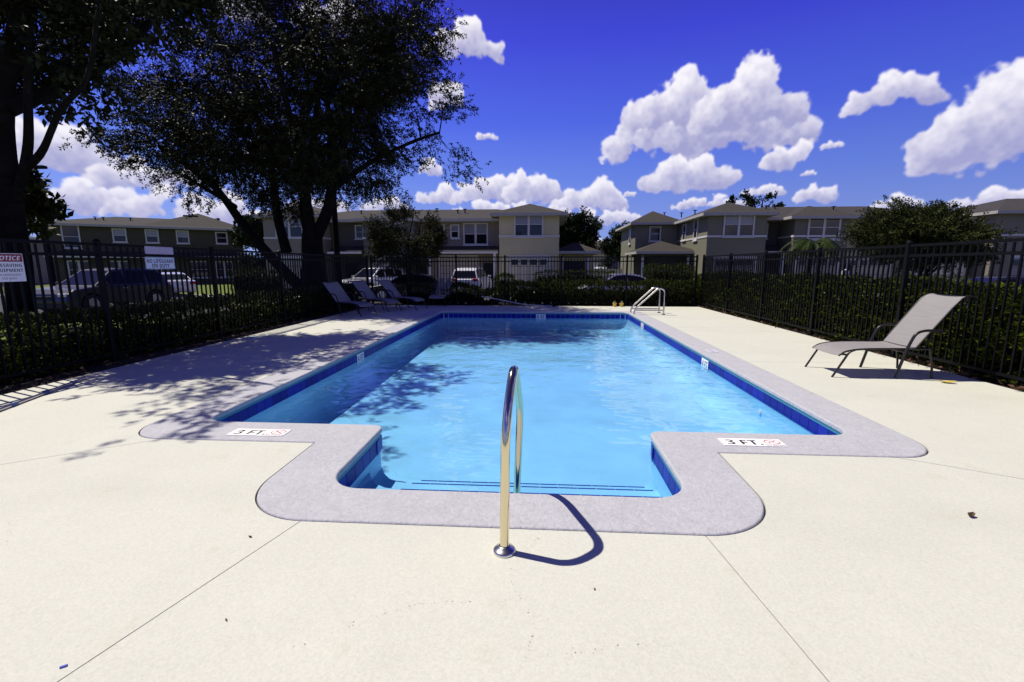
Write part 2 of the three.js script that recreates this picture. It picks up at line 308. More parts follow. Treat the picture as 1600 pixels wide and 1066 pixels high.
// pitted hairline cracks in the coating
{
  const R = rng(61), lines = [[[.0, -2.25], [-.13, -1.95], [-.02, -1.66], [-.07, -1.42]], [[-.97, -1.45], [-.55, -1.72], [-.18, -1.76]], [[.04, -1.5], [.48, -1.6]], [[3.1, -3.6], [2.95, -3.2], [3.05, -2.98]], [[-3.05, -2.24], [-2.75, -1.98]]], v = [], f = [];
  for (const L of lines) { const c = new THREE.CatmullRomCurve3(L.map(([x, z]) => new THREE.Vector3(x, 0, z))), n = Math.round(c.getLength() * 70); for (let i = 0; i < n; i++) { if (R() < .45) continue; const p = c.getPointAt(i / n), wide = R() < .12 ? .035 : .008, r = .0012 + R() * R() * .0042, a = R() * 6; p.x += (R() - .5) * wide * 2; p.z += (R() - .5) * wide * 2; const k = v.length; for (let j = 0; j < 5; j++) v.push([p.x + Math.cos(a - j * 1.257) * r * (.6 + R() * .7), .0007 + i * 1e-7, p.z + Math.sin(a - j * 1.257) * r * (.6 + R() * .7)]); f.push([0, 1, 2, 3, 4].map((j) => k + j)); } }
  const m = mesh('crack', fromTris(v, f), std(.27, .25, .20, .95), scene.getObjectByName('deck')); m.userData.kind = 'stuff';
}
// ---------------------------------------------------------------- pool shell
const pool = thing('swimming_pool', 'blue plastered rectangular swimming pool with a stepped alcove and dark blue waterline tiles', 'pool');

{
  const cs = shapeOf(outer); cs.holes.push(new THREE.Path(inner.map((p) => new THREE.Vector2(p.x, -p.y))));
  mesh('coping', laid(cs, .052, .006, .015), M.coping, pool);
  const floorY = (z) => lerp(-.66, -.60, sstep(-5, -14, z));
  const strip = (pl, y0, y1) => {      // inward-facing wall along the outline
    const v = [], f = []; pl.forEach((p, i) => { v.push([p.x, y1, p.y], [p.x, typeof y0 === 'function' ? y0(p.y) : y0, p.y]); const a = i * 2, b = ((i + 1) % pl.length) * 2; f.push([a, b, b + 1, a + 1]); });
    return fromTris(v, f);
  };
  const base = rounded(innerPts(-.018)), dens = (pl) => { const o = []; pl.forEach((p, i) => { const q = pl[(i + 1) % pl.length], n = Math.max(1, Math.round(base[i].distanceTo(base[(i + 1) % base.length]) / .5)); for (let k = 0; k < n; k++) o.push(p.clone().lerp(q, k / n)); }); return o; };
  mesh('waterline_band', strip(rounded(innerPts(-.012)), -.077, -.04), M.teal, pool);
  {      // walls that curve into the floor
    const prof = [[-.018, (f) => -.036]]; for (let k = 0; k <= 7; k++) { const a = k / 7 * Math.PI / 2; prof.push([-.018 + .3 * (1 - Math.cos(a)), (f) => f + .3 * (1 - Math.sin(a)) + .002]); }
    const rings = prof.map(([o]) => dens(rounded(innerPts(o)))), n = Math.min(...rings.map((r) => r.length)), v = [], f = [];
    prof.forEach(([, yf], k) => { for (let i = 0; i < n; i++) v.push([rings[k][i].x, yf(floorY(rings[k][i].y)), rings[k][i].y]); });
    for (let k = 0; k < prof.length - 1; k++) for (let i = 0; i < n; i++) { const a = k * n + i, b = k * n + (i + 1) % n; f.push([a, b, b + n, a + n]); }
    const ix = []; f.forEach(([a, b, c, d]) => ix.push(a, b, c, a, c, d)); const g = new THREE.BufferGeometry(); g.setAttribute('position', new THREE.Float32BufferAttribute(v.flat(), 3)); g.setIndex(ix); g.computeVertexNormals();
    mesh('wall', g, M.plaster, pool);
  }
  mesh('grout_line', strip(rounded(innerPts(-.0135)), -.0755, -.0715), M.white, pool);
  const fl = new THREE.PlaneGeometry(6.1, 12, 8, 48).rotateX(-Math.PI / 2).translate(CX, 0, -8.6), fp = fl.attributes.position;
  for (let i = 0; i < fp.count; i++) fp.setY(i, floorY(fp.getZ(i))); fl.computeVertexNormals();
  mesh('floor', fl, M.plaster, pool);
  // tiles, one by one round the outline
  const tl = rounded(innerPts(-.013), .02), L = [0]; tl.forEach((p, i) => L.push(L[i] + p.distanceTo(tl[(i + 1) % tl.length])));
  const total = L.at(-1), N = Math.round(total / .1555), R = rng(3), geos = [0, 1].map((k) => rbox(.1515, .126, .008, .0025));
  const pos = (s) => { s = (s + total) % total; let i = 0; while (L[i + 1] < s) i++; return tl[i].clone().lerp(tl[(i + 1) % tl.length], (s - L[i]) / (L[i + 1] - L[i])); };
  for (let k = 0; k < N; k++) {
    const s = (k + .5) * total / N, p = pos(s - .07), q = pos(s + .07), d = q.clone().sub(p), c = pos(s), g = d.length() < .134 ? geos[0].clone().scale(d.length() / .142, 1, 1) : geos[0];
    const m = new THREE.Mesh(g, M.tile[Math.floor(R() * 4)]); m.name = 'tile'; m.position.set(c.x, -.1405, c.y); m.rotation.y = -Math.atan2(d.y, d.x); m.castShadow = m.receiveShadow = true; pool.add(m);
  }
  // entry steps in the alcove, rounded into a bench on the left
  const treads = [[-3.27, -.28], [-3.57, -.38], [-3.86, -.50]];
  treads.forEach(([z, y], k) => {
    const s = new THREE.Shape(); s.moveTo(CX - AW - .02, -(ZA + .02)); s.lineTo(CX + AW + .02, -(ZA + .02)); s.lineTo(CX + AW + .02, -z); s.lineTo(CX - AW + .30, -z); s.quadraticCurveTo(CX - AW + .1, -z, CX - AW - .02, -z + .28);
    mesh("step", laid(s, .15, y, .006), M.plaster, pool);
    for (let x = CX - AW + .34; x < CX + AW - .07; x += .1555) { const m = new THREE.Mesh(stepTileGeo(), M.stepTile); m.name = 'edge_tile'; m.position.set(x + .075, y + .002, z + .010); pool.add(m); }
  });
  { const m = mesh('blue_tile', box(.075, .006, .05), M.stepTile, pool); m.position.set(-.01, -.277, -3.23); }
  mesh('step_core', span(CX - AW - .015, CX + AW + .015, -.7, -.52, -3.66, ZA), M.plaster, pool);
  mesh('light_niche', [new THREE.CylinderGeometry(.035, .035, .02, 12).rotateZ(Math.PI / 2).translate(CX - HW - .008, -.36, -6.4)], M.white, pool);
  mesh('return_fitting', [new THREE.CylinderGeometry(.03, .03, .02, 12).rotateZ(Math.PI / 2).translate(CX + HW + .008, -.34, -5.6)], M.white, pool);
  // depth plates
  const plate = (name, w, h, t, mt) => { const g = [box(w, .004, h)]; return mesh(name, g, mt || new THREE.MeshStandardMaterial({ map: t, roughness: .5 }), pool); };
  const big = printTex(512, 160, (g, w, h) => {
    g.fillStyle = '#f4f2ee'; g.fillRect(0, 0, w, h); g.fillStyle = '#101012'; g.font = 'bold 138px sans-serif'; g.fillText('3', 78, 86); g.fillText('FT.', 246, 86);
    g.strokeStyle = '#b3474d'; g.lineWidth = 9; g.beginPath(); g.ellipse(428, 66, 62, 46, 0, 0, 7); g.stroke(); g.beginPath(); g.moveTo(384, 34); g.lineTo(472, 98); g.stroke();
    g.strokeStyle = '#333'; g.lineWidth = 8; g.beginPath(); g.moveTo(392, 80); g.lineTo(436, 60); g.lineTo(458, 40); g.stroke(); g.fillStyle = '#333'; g.font = 'bold 30px sans-serif'; g.fillText('NO DIVING', 428, 137);
  });
  const bm = new THREE.MeshStandardMaterial({ map: big, roughness: .55 });
  const topPlate = (x, z, label) => { const m = plate('depth_plate', .5, .155, big, bm); m.position.set(x, .0085, z); return m; };
  topPlate(-2.45, -3.65); topPlate(1.75, -3.69);
  const faint = (txt) => printTex(160, 96, (g, w, h) => { g.fillStyle = '#c9c6d2'; g.fillRect(0, 0, w, h); g.fillStyle = '#55525c'; g.font = 'bold 60px sans-serif'; g.fillText(txt, 80, 52); });
  const p4 = mesh('depth_plate', box(.26, .004, .15), new THREE.MeshStandardMaterial({ map: faint('4 FT'), roughness: .8 }), pool); p4.position.set(CX + HW + .21, .0085, -7.85); p4.rotation.y = -Math.PI / 2;
  const p4b = mesh('depth_plate', box(.26, .004, .15), p4.material, pool); p4b.position.set(CX - HW - .21, .0085, -7.85); p4b.rotation.y = Math.PI / 2;
  const wt = (txt) => new THREE.MeshStandardMaterial({ roughness: .3, map: printTex(192, 96, (g, w, h) => { g.fillStyle = '#f1eff0'; g.fillRect(0, 0, w, h); g.fillStyle = '#15151a'; g.font = 'bold 84px sans-serif'; g.fillText(txt, 96, 52); }) });
  const four = wt('4 FT'), five = wt('5 FT');
  const wp = (x, z, ry, mt) => { const m = mesh('waterline_plate', new THREE.BoxGeometry(.30, .145, .006), mt, pool); m.position.set(x, -.150, z); m.rotation.y = ry; };
  wp(CX + HW + .005, -7.55, -Math.PI / 2, four); wp(CX - HW - .005, -7.7, Math.PI / 2, four); wp(.0, ZF - .005, 0, five);
  const nd = new THREE.MeshStandardMaterial({ roughness: .3, map: printTex(96, 96, (g) => { g.fillStyle = '#f1eff0'; g.fillRect(0, 0, 96, 96); g.strokeStyle = '#c0605f'; g.lineWidth = 9; g.beginPath(); g.arc(48, 44, 30, 0, 7); g.moveTo(27, 23); g.lineTo(69, 65); g.stroke(); }) });
  const m = mesh('waterline_plate', new THREE.BoxGeometry(.30, .145, .006), nd, pool); m.position.set(CX + HW + .005, -.150, -12.3); m.rotation.y = -Math.PI / 2;
}
function stepTileGeo() { return stepTileGeo.g ??= box(.15, .006, .009); }
// water: one sheet inside the walls
{
  const s = shapeOf(rounded(innerPts(-.014))), g = new THREE.ShapeGeometry(s, 4).rotateX(-Math.PI / 2).translate(0, WL, 0), p = g.attributes.position, uv = g.attributes.uv;
  for (let i = 0; i < p.count; i++) uv.setXY(i, p.getX(i), p.getZ(i));
  structure('water', g, M.water);
}

// ---------------------------------------------------------------- townhouses
const WALLH = 5.72;
function hip(x0, x1, z0, z1, y, rise, over = .45) {     // hip roof over a rectangle, ridge along the longer side
  const a = x0 - over, b = x1 + over, c = z0 - over, d = z1 + over, w = b - a, l = d - c, h = Math.min(w, l) / 2, mx = (a + b) / 2, mz = (c + d) / 2;
  const r = w > l ? [[a + h, y + rise, mz], [b - h, y + rise, mz]] : [[mx, y + rise, c + h], [mx, y + rise, d - h]];
  const v = [[a, y, c], [b, y, c], [b, y, d], [a, y, d], ...r];
  return fromTris(v, w > l ? [[3, 2, 5, 4], [1, 0, 4, 5], [0, 3, 4], [2, 1, 5], [0, 1, 2, 3]] : [[2, 1, 4, 5], [0, 3, 5, 4], [1, 0, 4], [3, 2, 5], [0, 1, 2, 3]]);
}
const eaves = (x0, x1, z0, z1, y, over = .45, t = .2) => { const a = x0 - over, b = x1 + over, c = z0 - over, d = z1 + over; return [span(a - .02, b + .02, y - t, y - .004, d - .04, d + .03), span(a - .02, b + .02, y - t, y - .004, c - .03, c + .04), span(a - .03, a + .04, y - t, y - .003, c + .045, d - .045), span(b - .04, b + .03, y - t, y - .003, c + .045, d - .045), span(a + .045, b - .045, y - t + .02, y - t + .05, c + .045, d - .045)]; };
function block(g, x0, x1, z0, z1, wallMat, { y0 = 0, y1 = WALLH, rise = 1.1, over = .5, band = 0, roof = true } = {}) {
  mesh('wall', span(x0, x1, y0, y1 - .03, z0, z1), wallMat, g);
  if (roof) { const r = mesh('roof', hip(x0, x1, z0, z1, y1, rise, over), M.roof, g); mesh('fascia', eaves(x0, x1, z0, z1, y1, over), M.fascia, r); }
  if (band) mesh('trim_band', [span(x0 - .03, x1 + .03, band, band + .14, z1 - .01, z1 + .05), span(x0 - .04, x0 + .02, band + .002, band + .138, z0, z1 - .012), span(x1 - .02, x1 + .04, band + .002, band + .138, z0, z1 - .012)], M.trim, g);
}
function win(g, x, y, z, w, h, { turn = 0, lites = 1, blinds = true } = {}) {   // centre of the opening, facing +z before the turn
  const f = [], lw = w / lites;
  for (let i = 0; i <= lites; i++) { const t = i === 0 || i === lites ? .11 : .16; f.push(box(t, h + .2, .09, -w / 2 + i * lw, 0, .03)); }
  f.push(box(w - .112, .1, .085, 0, h / 2 + .05, .03), box(w - .112, .1, .085, 0, -h / 2 - .05, .03));
  for (let i = 0; i < lites; i++) f.push(box(lw - .165, .045, .05, -w / 2 + (i + .5) * lw, 0, .03));
  const m = mesh('window', f, M.trim, g); m.position.set(x, y, z); m.rotation.y = turn;
  for (let i = 0; i < lites; i++) {
    const cx = -w / 2 + (i + .5) * lw;
    mesh('pane', box(lw - .16, h / 2 - .03, .03, cx, h / 4, .018), blinds ? M.blind : M.glass, m); mesh('pane', box(lw - .16, h / 2 - .03, .03, cx, -h / 4, .012), M.glass, m);
  }
  mesh('sill', box(w + .22, .07, .14, 0, -h / 2 - .135, .05), M.trim, m);
  return m;
}
function garage(g, x, z, w, h, mat, lit = true, y = 0) {
  const d = mesh('garage_door', [box(w, h, .06, x, y + h / 2, z + .01)], M.dark, g), n = 4;
  for (let r = 0; r < n; r++) for (let c = 0; c < 4; c++) {
    if (r === n - 1 && lit) { mesh('pane', box(w / 4 - .22, h / n - .22, .03, x - w / 2 + (c + .5) * w / 4, y + (r + .5) * h / n, z + .065), M.glass, d); }
    const p = mesh('panel', box(w / 4 - .03, h / n - .03, .04, x - w / 2 + (c + .5) * w / 4, y + (r + .5) * h / n, z + .035), mat, d);
  }
  mesh('door_trim', [box(.13, h, .1, x - w / 2 - .07, y + h / 2, z + .03), box(.13, h, .1, x + w / 2 + .07, y + h / 2, z + .03), box(w + .28, .2, .1, x, y + h + .1, z + .031)], M.trim, d);
}
function vents(g, pts, top) { for (const [x, y, z] of pts) mesh('roof_vent', [new THREE.CylinderGeometry(.05, .05, .4, 8).translate(x, y + .1, z), box(.26, .05, .2, x, y + .3, z)], M.dark, g); }
const pent = (x0, x1, y, z, depth, rise) => fromTris([[x0, y, z + depth], [x1, y, z + depth], [x1, y + rise, z], [x0, y + rise, z], [x0, y - .04, z + depth], [x1, y - .04, z + depth], [x1, y - .04, z], [x0, y - .04, z]], [[0, 1, 2, 3], [5, 4, 7, 6], [4, 5, 1, 0], [1, 5, 6, 2], [4, 0, 3, 7]]);

// middle row of houses
{
  const g = thing('townhouse', 'long two-storey townhouse row with a cream end bay, straight beyond the far fence', 'building', [-10, GY, -35]);
  const L = (x) => x + 10;
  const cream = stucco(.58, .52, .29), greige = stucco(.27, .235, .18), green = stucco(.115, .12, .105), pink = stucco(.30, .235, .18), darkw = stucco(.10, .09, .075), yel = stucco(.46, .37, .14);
  block(g, L(-21.6), L(-17.0), -9, 0, greige, { band: 3.95 });
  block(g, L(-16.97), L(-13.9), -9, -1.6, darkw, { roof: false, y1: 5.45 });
  block(g, L(-13.85), L(-9.8), -9, -.4, green, { band: 3.95, y1: 5.45, rise: 1.0 });
  block(g, L(-9.76), L(-3.25), -9, -1.5, pink, { roof: false, y1: 5.45 });
  block(g, L(-3.2), L(1.3), -9, 0, cream, { band: 4.0, rise: 1.0, over: .6 });
  const r = mesh('roof', hip(L(-20.6), L(.4), -9.6, -1.1, 5.46, 1.22, .5), M.roof, g); mesh('fascia', eaves(L(-20.6), L(.4), -9.6, -1.1, 5.46, .5), M.fascia, r);
  win(g, L(-.98), 4.93, 0, 2.1, 1.65, { lites: 2 });
  win(g, L(-5.2), 4.35, -1.5, 1.85, 1.5, { lites: 2 }); win(g, L(-6.85), 4.55, -1.5, .62, .9); win(g, L(-8.0), 4.55, -1.5, .62, .9, { blinds: false });
  win(g, L(-11.75), 4.85, -.4, 2.1, 1.5, { lites: 2 }); win(g, L(-14.6), 4.55, -1.6, .6, .9, { blinds: false }); win(g, L(-19.5), 4.85, 0, 2.1, 1.5, { lites: 2 });
  for (const [x0, x1, z] of [[-16.6, -13.9, -1.6], [-9.6, -3.3, -1.5]]) { const p = mesh('porch_roof', pent(L(x0), L(x1), 3.0, z, 1.6, .42), M.roof, g); mesh('fascia', span(L(x0), L(x1), 2.8, 2.955, z + 1.56, z + 1.64), M.trim, p); }
  mesh('porch_post', [box(.2, 2.8, .2, L(-8.6), 1.4, -.05)], M.trim, g); mesh('porch_post', [box(.2, 2.8, .2, L(-3.55), 1.4, -.05)], M.trim, g);
  const beige = std(.50, .42, .33, .6), creamD = std(.58, .54, .38, .6), grayD = std(.22, .22, .2, .6);
  garage(g, L(-.95), 0, 2.9, 2.45, creamD); garage(g, L(-6.6), -1.5, 2.9, 2.5, beige, false); garage(g, L(-11.8), -.4, 2.9, 2.45, grayD, false); garage(g, L(-19.3), 0, 2.9, 2.45, std(.33, .3, .26, .6), false);
  mesh('front_door', [box(.95, 2.1, .06, L(-9.3), 1.05, -1.47)], M.dark, g); mesh('front_door', [box(.95, 2.1, .06, L(-4.1), 1.05, -1.47)], M.dark, g); mesh('front_door', [box(.95, 2.1, .06, L(-15.4), 1.05, -1.57)], M.dark, g);
  const num = printTex(128, 40, (c) => { c.fillStyle = '#cfc8b2'; c.fillRect(0, 0, 128, 40); c.fillStyle = '#222'; c.font = 'bold 34px sans-serif'; c.fillText('8101', 64, 21); });
  mesh('house_number', box(.42, .13, .02, L(-.95), 2.83, .02), new THREE.MeshStandardMaterial({ map: num, roughness: .6 }), g);
  // single-storey wing on the right end
  block(g, L(1.33), L(4.0), -6, -1.2, yel, { y1: 3.0, rise: .75, over: .5 });
  mesh('patio_opening', [box(1.65, 2.15, .05, L(2.55), 1.12, -1.19)], M.dark, g); mesh('porch_post', [box(.16, 2.5, .16, L(1.62), 1.25, -1.12)], M.trim, g); mesh('porch_post', [box(.16, 2.5, .16, L(3.62), 1.25, -1.12)], M.trim, g);
  vents(g, [[L(-6.9), 6.1, -3.2], [L(-6.3), 6.15, -3.2], [L(-12), 6.15, -3.4], [L(-15), 6.1, -3.2], [L(-8.8), 6.3, -4]]);
}
// right row of houses
{
  const g = thing('townhouse', 'grey-green two-storey townhouse row with its left wall sunlit, behind the right-hand fence', 'building', [20, GY, -36]);
  const L = (x) => x - 20;
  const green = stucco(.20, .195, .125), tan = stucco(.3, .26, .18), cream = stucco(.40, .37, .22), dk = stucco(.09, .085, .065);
  block(g, L(12.45), L(16.75), -9, 0, green, { band: 4.0, y1: 5.75, rise: 1.05, over: .55 });
  block(g, L(8.6), L(12.4), -15, -7.5, green, { y1: 5.75, rise: 1.25, over: .55 });
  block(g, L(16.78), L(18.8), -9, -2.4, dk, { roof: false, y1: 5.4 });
  block(g, L(18.85), L(22.75), -9, -.2, stucco(.17, .16, .115), { band: 4.0, y1: 5.5, rise: 1.0, over: .55 });
  block(g, L(22.78), L(27.2), -9, -1.2, cream, { y1: 5.35, roof: false });
  block(g, L(27.25), L(31.6), -9, -.2, stucco(.62, .53, .34), { y1: 5.4, roof: false });
  const r = mesh('roof', hip(L(14.6), L(31.2), -9.6, -1.3, 5.52, 1.3, .5), M.roof, g); mesh('fascia', eaves(L(14.6), L(31.2), -9.6, -1.3, 5.52, .5), M.fascia, r);
  // porch wing in front of the back volume
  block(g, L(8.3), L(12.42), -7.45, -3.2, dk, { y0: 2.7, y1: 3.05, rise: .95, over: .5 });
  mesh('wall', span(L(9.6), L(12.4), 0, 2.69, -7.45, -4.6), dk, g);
  mesh('porch_post', [box(.2, 2.7, .2, L(8.45), 1.35, -3.4)], M.trim, g); mesh('porch_post', [box(.2, 2.7, .2, L(12.2), 1.35, -3.4)], M.trim, g);
  win(g, L(14.7), 4.93, 0, 2.15, 1.62, { lites: 2 }); win(g, L(10.35), 4.75, -7.5, .95, 1.15, { blinds: false });
  win(g, L(12.45), 4.75, -2.6, .8, 1.5, { turn: -Math.PI / 2, blinds: false }); win(g, L(12.45), 4.75, -5.6, .8, 1.2, { turn: -Math.PI / 2, blinds: false }); win(g, L(8.6), 4.75, -10, .8, 1.4, { turn: -Math.PI / 2, blinds: false });
  win(g, L(20.95), 4.7, -.2, 2.2, 1.6, { lites: 2, blinds: false }); win(g, L(17.6), 4.6, -2.4, .6, 1.0, { blinds: false }); win(g, L(25), 4.7, -1.2, 1.0, 1.2, { blinds: false });
  garage(g, L(14.6), 0, 2.9, 2.4, std(.24, .235, .19, .6)); garage(g, L(20.7), -.2, 2.9, 2.4, std(.30, .28, .22, .6)); garage(g, L(25.1), -1.2, 3.0, 2.4, std(.52, .47, .32, .6)); garage(g, L(29.5), -.2, 3.0, 2.4, std(.62, .55, .4, .6), false);
  const p = mesh('porch_roof', pent(L(16.8), L(18.8), 3.0, -2.4, 1.9, .5), M.roof, g); mesh('fascia', span(L(16.8), L(18.8), 2.8, 2.955, -.54, -.46), M.trim, p);
  mesh('porch_post', [box(.22, 2.8, .22, L(18.5), 1.4, -.75)], M.white, g);
  mesh('front_door', [box(.95, 2.1, .06, L(17.6), 1.05, -2.37)], M.dark, g); mesh('front_door', [box(.95, 2.1, .06, L(23.5), 1.05, -1.17)], M.dark, g);
  vents(g, [[L(18.6), 6.5, -4.4], [L(19.3), 6.5, -4.4], [L(23.5), 6.3, -3.6], [L(12.9), 6.2, -4.6], [L(12.2), 6.15, -6], [L(11.5), 6.5, -9]]);
}
{
  const g = thing('townhouse', 'shaded two-storey house half hidden by the rounded tree at the right edge', 'building', [36, GY, -35]);
  const w = stucco(.24, .21, .155);
  block(g, -4.1, 9, -10, 0, w, { y1: 5.65, rise: 1.5, over: .55, band: 3.95 });
  win(g, -1.0, 4.85, 0, 2.1, 1.55, { lites: 2, blinds: false }); win(g, 4, 4.85, 0, 2.1, 1.55, { lites: 2 }); garage(g, -1.2, 0, 3, 2.4, std(.3, .27, .23, .6)); garage(g, 4.2, 0, 3, 2.4, std(.3, .27, .23, .6));
}
// left house, turned towards the car park
{
  const g = thing('townhouse', 'dark olive two-storey house under a long brown roof, behind the lifeguard sign', 'building', [-44.5, GY, -38.8], 34 * Math.PI / 180);
  const w = stucco(.07, .066, .04);
  block(g, 0, 15.5, -9, 0, w, { y1: 5.65, rise: 1.15, over: .6 });
  const r = mesh('roof', hip(7.6, 15.4, -8.6, -.4, 5.75, 1.75, .45), M.roof, g); mesh('ridge_vent', [box(1.3, .12, .2, 10.9, 7.1, -3.2), box(1.3, .12, .2, 12.9, 6.85, -3.0)], M.dark, r);
  win(g, 1.95, 4.5, 0, 1.15, 1.9, { blinds: false }); win(g, 5.4, 4.72, 0, .95, 1.1); win(g, 7.85, 4.72, 0, .95, 1.1); win(g, 10.3, 4.72, 0, .95, 1.1); win(g, 13.6, 4.72, 0, .95, 1.0, { blinds: false });
  const p = mesh('porch_roof', pent(.2, 15.3, 2.85, 0, 1.1, .35), M.roof, g); mesh('fascia', span(.2, 15.3, 2.62, 2.805, 1.07, 1.15), M.trim, p);
  for (const x of [2.2, 5.1, 8.2, 11.4, 13.6]) win(g, x, 1.5, 0, 1.5, 1.5, { lites: 2, blinds: false });
  vents(g, [[3.4, 6.2, -2], [4, 6.2, -2], [6, 6.25, -2.4], [13.4, 6.6, -2.4]]);
}
{
  const g = thing('townhouse', 'distant house end with a brown roof at the far left, left of the olive house', 'building', [-56, GY, -40], .5);
  block(g, -6, 4.5, -9, 0, stucco(.3, .28, .2), { y1: 4.7, rise: 1.2 }); win(g, 2.6, 3.6, 0, 1.0, 1.2); win(g, -1, 3.6, 0, 1.0, 1.2);
}
{
  const g = thing('bungalow', 'small distant house with mauve-grey gabled roofs in the gap between the townhouse rows', 'building', [8.2, GY, -62]);
  const w = stucco(.30, .29, .33);
  block(g, -5, 4.5, -8, 0, w, { y1: 3.2, rise: 2.1 }); block(g, -4.2, -.4, .02, 2.6, w, { y1: 2.9, rise: 1.2 });
  win(g, 2, 1.7, 0, 1.2, 1.2, { lites: 2 }); garage(g, -2.3, 2.6, 2.6, 2.1, M.trim, false);
}
{
  const f = thing('vinyl_fence', 'low pale plank fence far off in the gap between the houses', 'fence', [6, GY, -50]);
  for (let i = 0; i < 12; i++) mesh('plank', box(.5, 1.5, .05, -3 + i * .52, .75, 0), M.trim, f);
  mesh('rail', box(6.4, .1, .05, 0, 1.5, .03), M.trim, f);
}

// ---------------------------------------------------------------- cars
function makeCar(kind, paint, label, pos, turn) {
  const suv = kind === 'suv', W = suv ? 1.9 : 1.82, belt = suv ? 1.07 : .95, g = thing('parked_car', label, 'car', pos, turn);
  const low = suv ? [[-2.28, .34], [-2.36, .62], [-2.34, 1.0], [-2.2, 1.08], [1.12, 1.08], [2.05, .98], [2.28, .82], [2.36, .55], [2.3, .3]] : [[-2.25, .3], [-2.36, .55], [-2.34, .92], [-1.75, 1.0], [-1.6, .97], [1.12, .94], [2.0, .78], [2.3, .62], [2.36, .42], [2.3, .24]];
  const s = new THREE.Shape(); s.moveTo(...low[0]); for (const p of low.slice(1)) s.lineTo(...p);
  const yb = low[0][1] - .08, wr = suv ? .40 : .36, ax = 1.42; s.lineTo(2.1, yb); s.lineTo(ax + wr, yb); s.absarc(ax, wr - .03, wr + .03, 0, Math.PI, false); s.lineTo(-ax + wr, yb); s.absarc(-ax, wr - .03, wr + .03, 0, Math.PI, false); s.lineTo(-2.1, yb);
  const body = new THREE.ExtrudeGeometry(s, { depth: W - .16, bevelEnabled: true, bevelThickness: .08, bevelSize: .05, bevelOffset: -.05, bevelSegments: 3, curveSegments: 10 }).translate(0, 0, -(W - .16) / 2);
  const bodyM = mesh('body', [body], paint, g);
  const prof = suv ? [[-2.25, belt], [-2.02, 1.58], [-1.7, 1.72], [-.6, 1.77], [.25, 1.71], [1.2, belt]] : [[-1.85, belt], [-1.05, 1.36], [-.55, 1.44], [-.05, 1.46], [.38, 1.41], [1.22, belt - .02]];
  const hw = (y, o = 0) => W / 2 - .09 - (y - belt) * .30 + o;
  const v = [], f = [], n = prof.length; prof.forEach(([x, y]) => v.push([x, y, hw(y)], [x, y, -hw(y)]));
  f.push([...Array(n).keys()].map((i) => i * 2).reverse(), [...Array(n).keys()].map((i) => i * 2 + 1)); for (let i = 0; i < n - 1; i++) f.push([i * 2, i * 2 + 2, i * 2 + 3, i * 2 + 1]);
  mesh('cabin', [fromTris(v, f)], paint, g);
  // glass set a few millimetres proud of the cabin
  const cl = new THREE.Vector2(); const top = prof.slice(1, n - 1);
  const inset = (px, py) => { const cx = (prof[0][0] + prof[n - 1][0]) / 2; return [cx + (px - cx) * .9, py > belt + .1 ? py - .07 : py + .05]; };
  const side = (zs, x0, x1) => {      // side glass between x0 and x1 under the roof line
    const roofY = (x) => { for (let i = 0; i < n - 1; i++) if (x >= prof[i][0] && x <= prof[i + 1][0]) return lerp(prof[i][1], prof[i + 1][1], (x - prof[i][0]) / (prof[i + 1][0] - prof[i][0])); return belt; };
    const pts = [[x0, belt + .05]]; pts.push([x1, belt + .05]); for (let k = 6; k >= 0; k--) { const x = lerp(x0, x1, k / 6), y = roofY(x) - .085; if (y > belt + .07) pts.push([x, y]); }
    const vv = pts.map(([x, y]) => [x, y, zs * hw(y, .006)]); return fromTris(vv, [zs > 0 ? vv.map((_, i) => i) : vv.map((_, i) => i).reverse()]);
  };
  const splits = suv ? [[-1.95, -1.2], [-1.12, -.2], [-.12, .95]] : [[-1.35, -.32], [-.24, .92]];
  for (const z of [1, -1]) for (const [a, b] of splits) mesh('side_window', [side(z, a, b)], M.tint, g);
  const quad = (a, b, sgn) => { const d = [b[1] - a[1], a[0] - b[0]], l = Math.hypot(...d), ox = d[0] / l * .008 * sgn, oy = -Math.abs(d[1] / l) * -.008; const A = [lerp(a[0], b[0], .07) + ox, lerp(a[1], b[1], .07) + oy], B = [lerp(a[0], b[0], .93) + ox, lerp(a[1], b[1], .93) + oy]; return fromTris([[A[0], A[1], hw(A[1], -.07)], [A[0], A[1], -hw(A[1], -.07)], [B[0], B[1], -hw(B[1], -.07)], [B[0], B[1], hw(B[1], -.07)]], [[0, 1, 2, 3]]); };
  mesh('windscreen', [quad(prof[n - 1], prof[n - 2], 1)], M.glass, g); mesh('rear_window', [quad(prof[0], prof[1], -1)], M.glass, g);
  const red = std(.35, .01, .01, .2), lamp = std(.7, .7, .72, .1);
  for (const z of [1, -1]) {
    mesh('headlight', [rbox(.14, .13, .36, .04, 2.27, suv ? .78 : .6, z * (W / 2 - .26))], lamp, g);
    mesh('taillight', [rbox(.12, .17, .34, .04, -2.30, suv ? .98 : .8, z * (W / 2 - .24))], red, g);
    mesh('wing_mirror', [rbox(.12, .14, .2, .04, .92, belt + .09, z * (W / 2 + .08))], paint, g);
    mesh('door_handle', [box(.18, .03, .03, .0, belt - .12, z * (W / 2 + .005))], M.steelDull, g);
  }
  mesh('bumper', [rbox(.12, .2, W - .3, .05, 2.31, .36, 0)], M.rubber, g); mesh('grille', [rbox(.06, .16, W * .4, .02, 2.33, suv ? .66 : .5, 0)], M.dark, g); mesh('number_plate', [box(.02, .12, .32, -2.365, suv ? .8 : .7, 0)], M.white, g);
  if (suv) for (const z of [1, -1]) mesh('roof_rail', [bar([-1.6, 1.77, z * .6], [.1, 1.77, z * .6], .02)], M.dark, g);
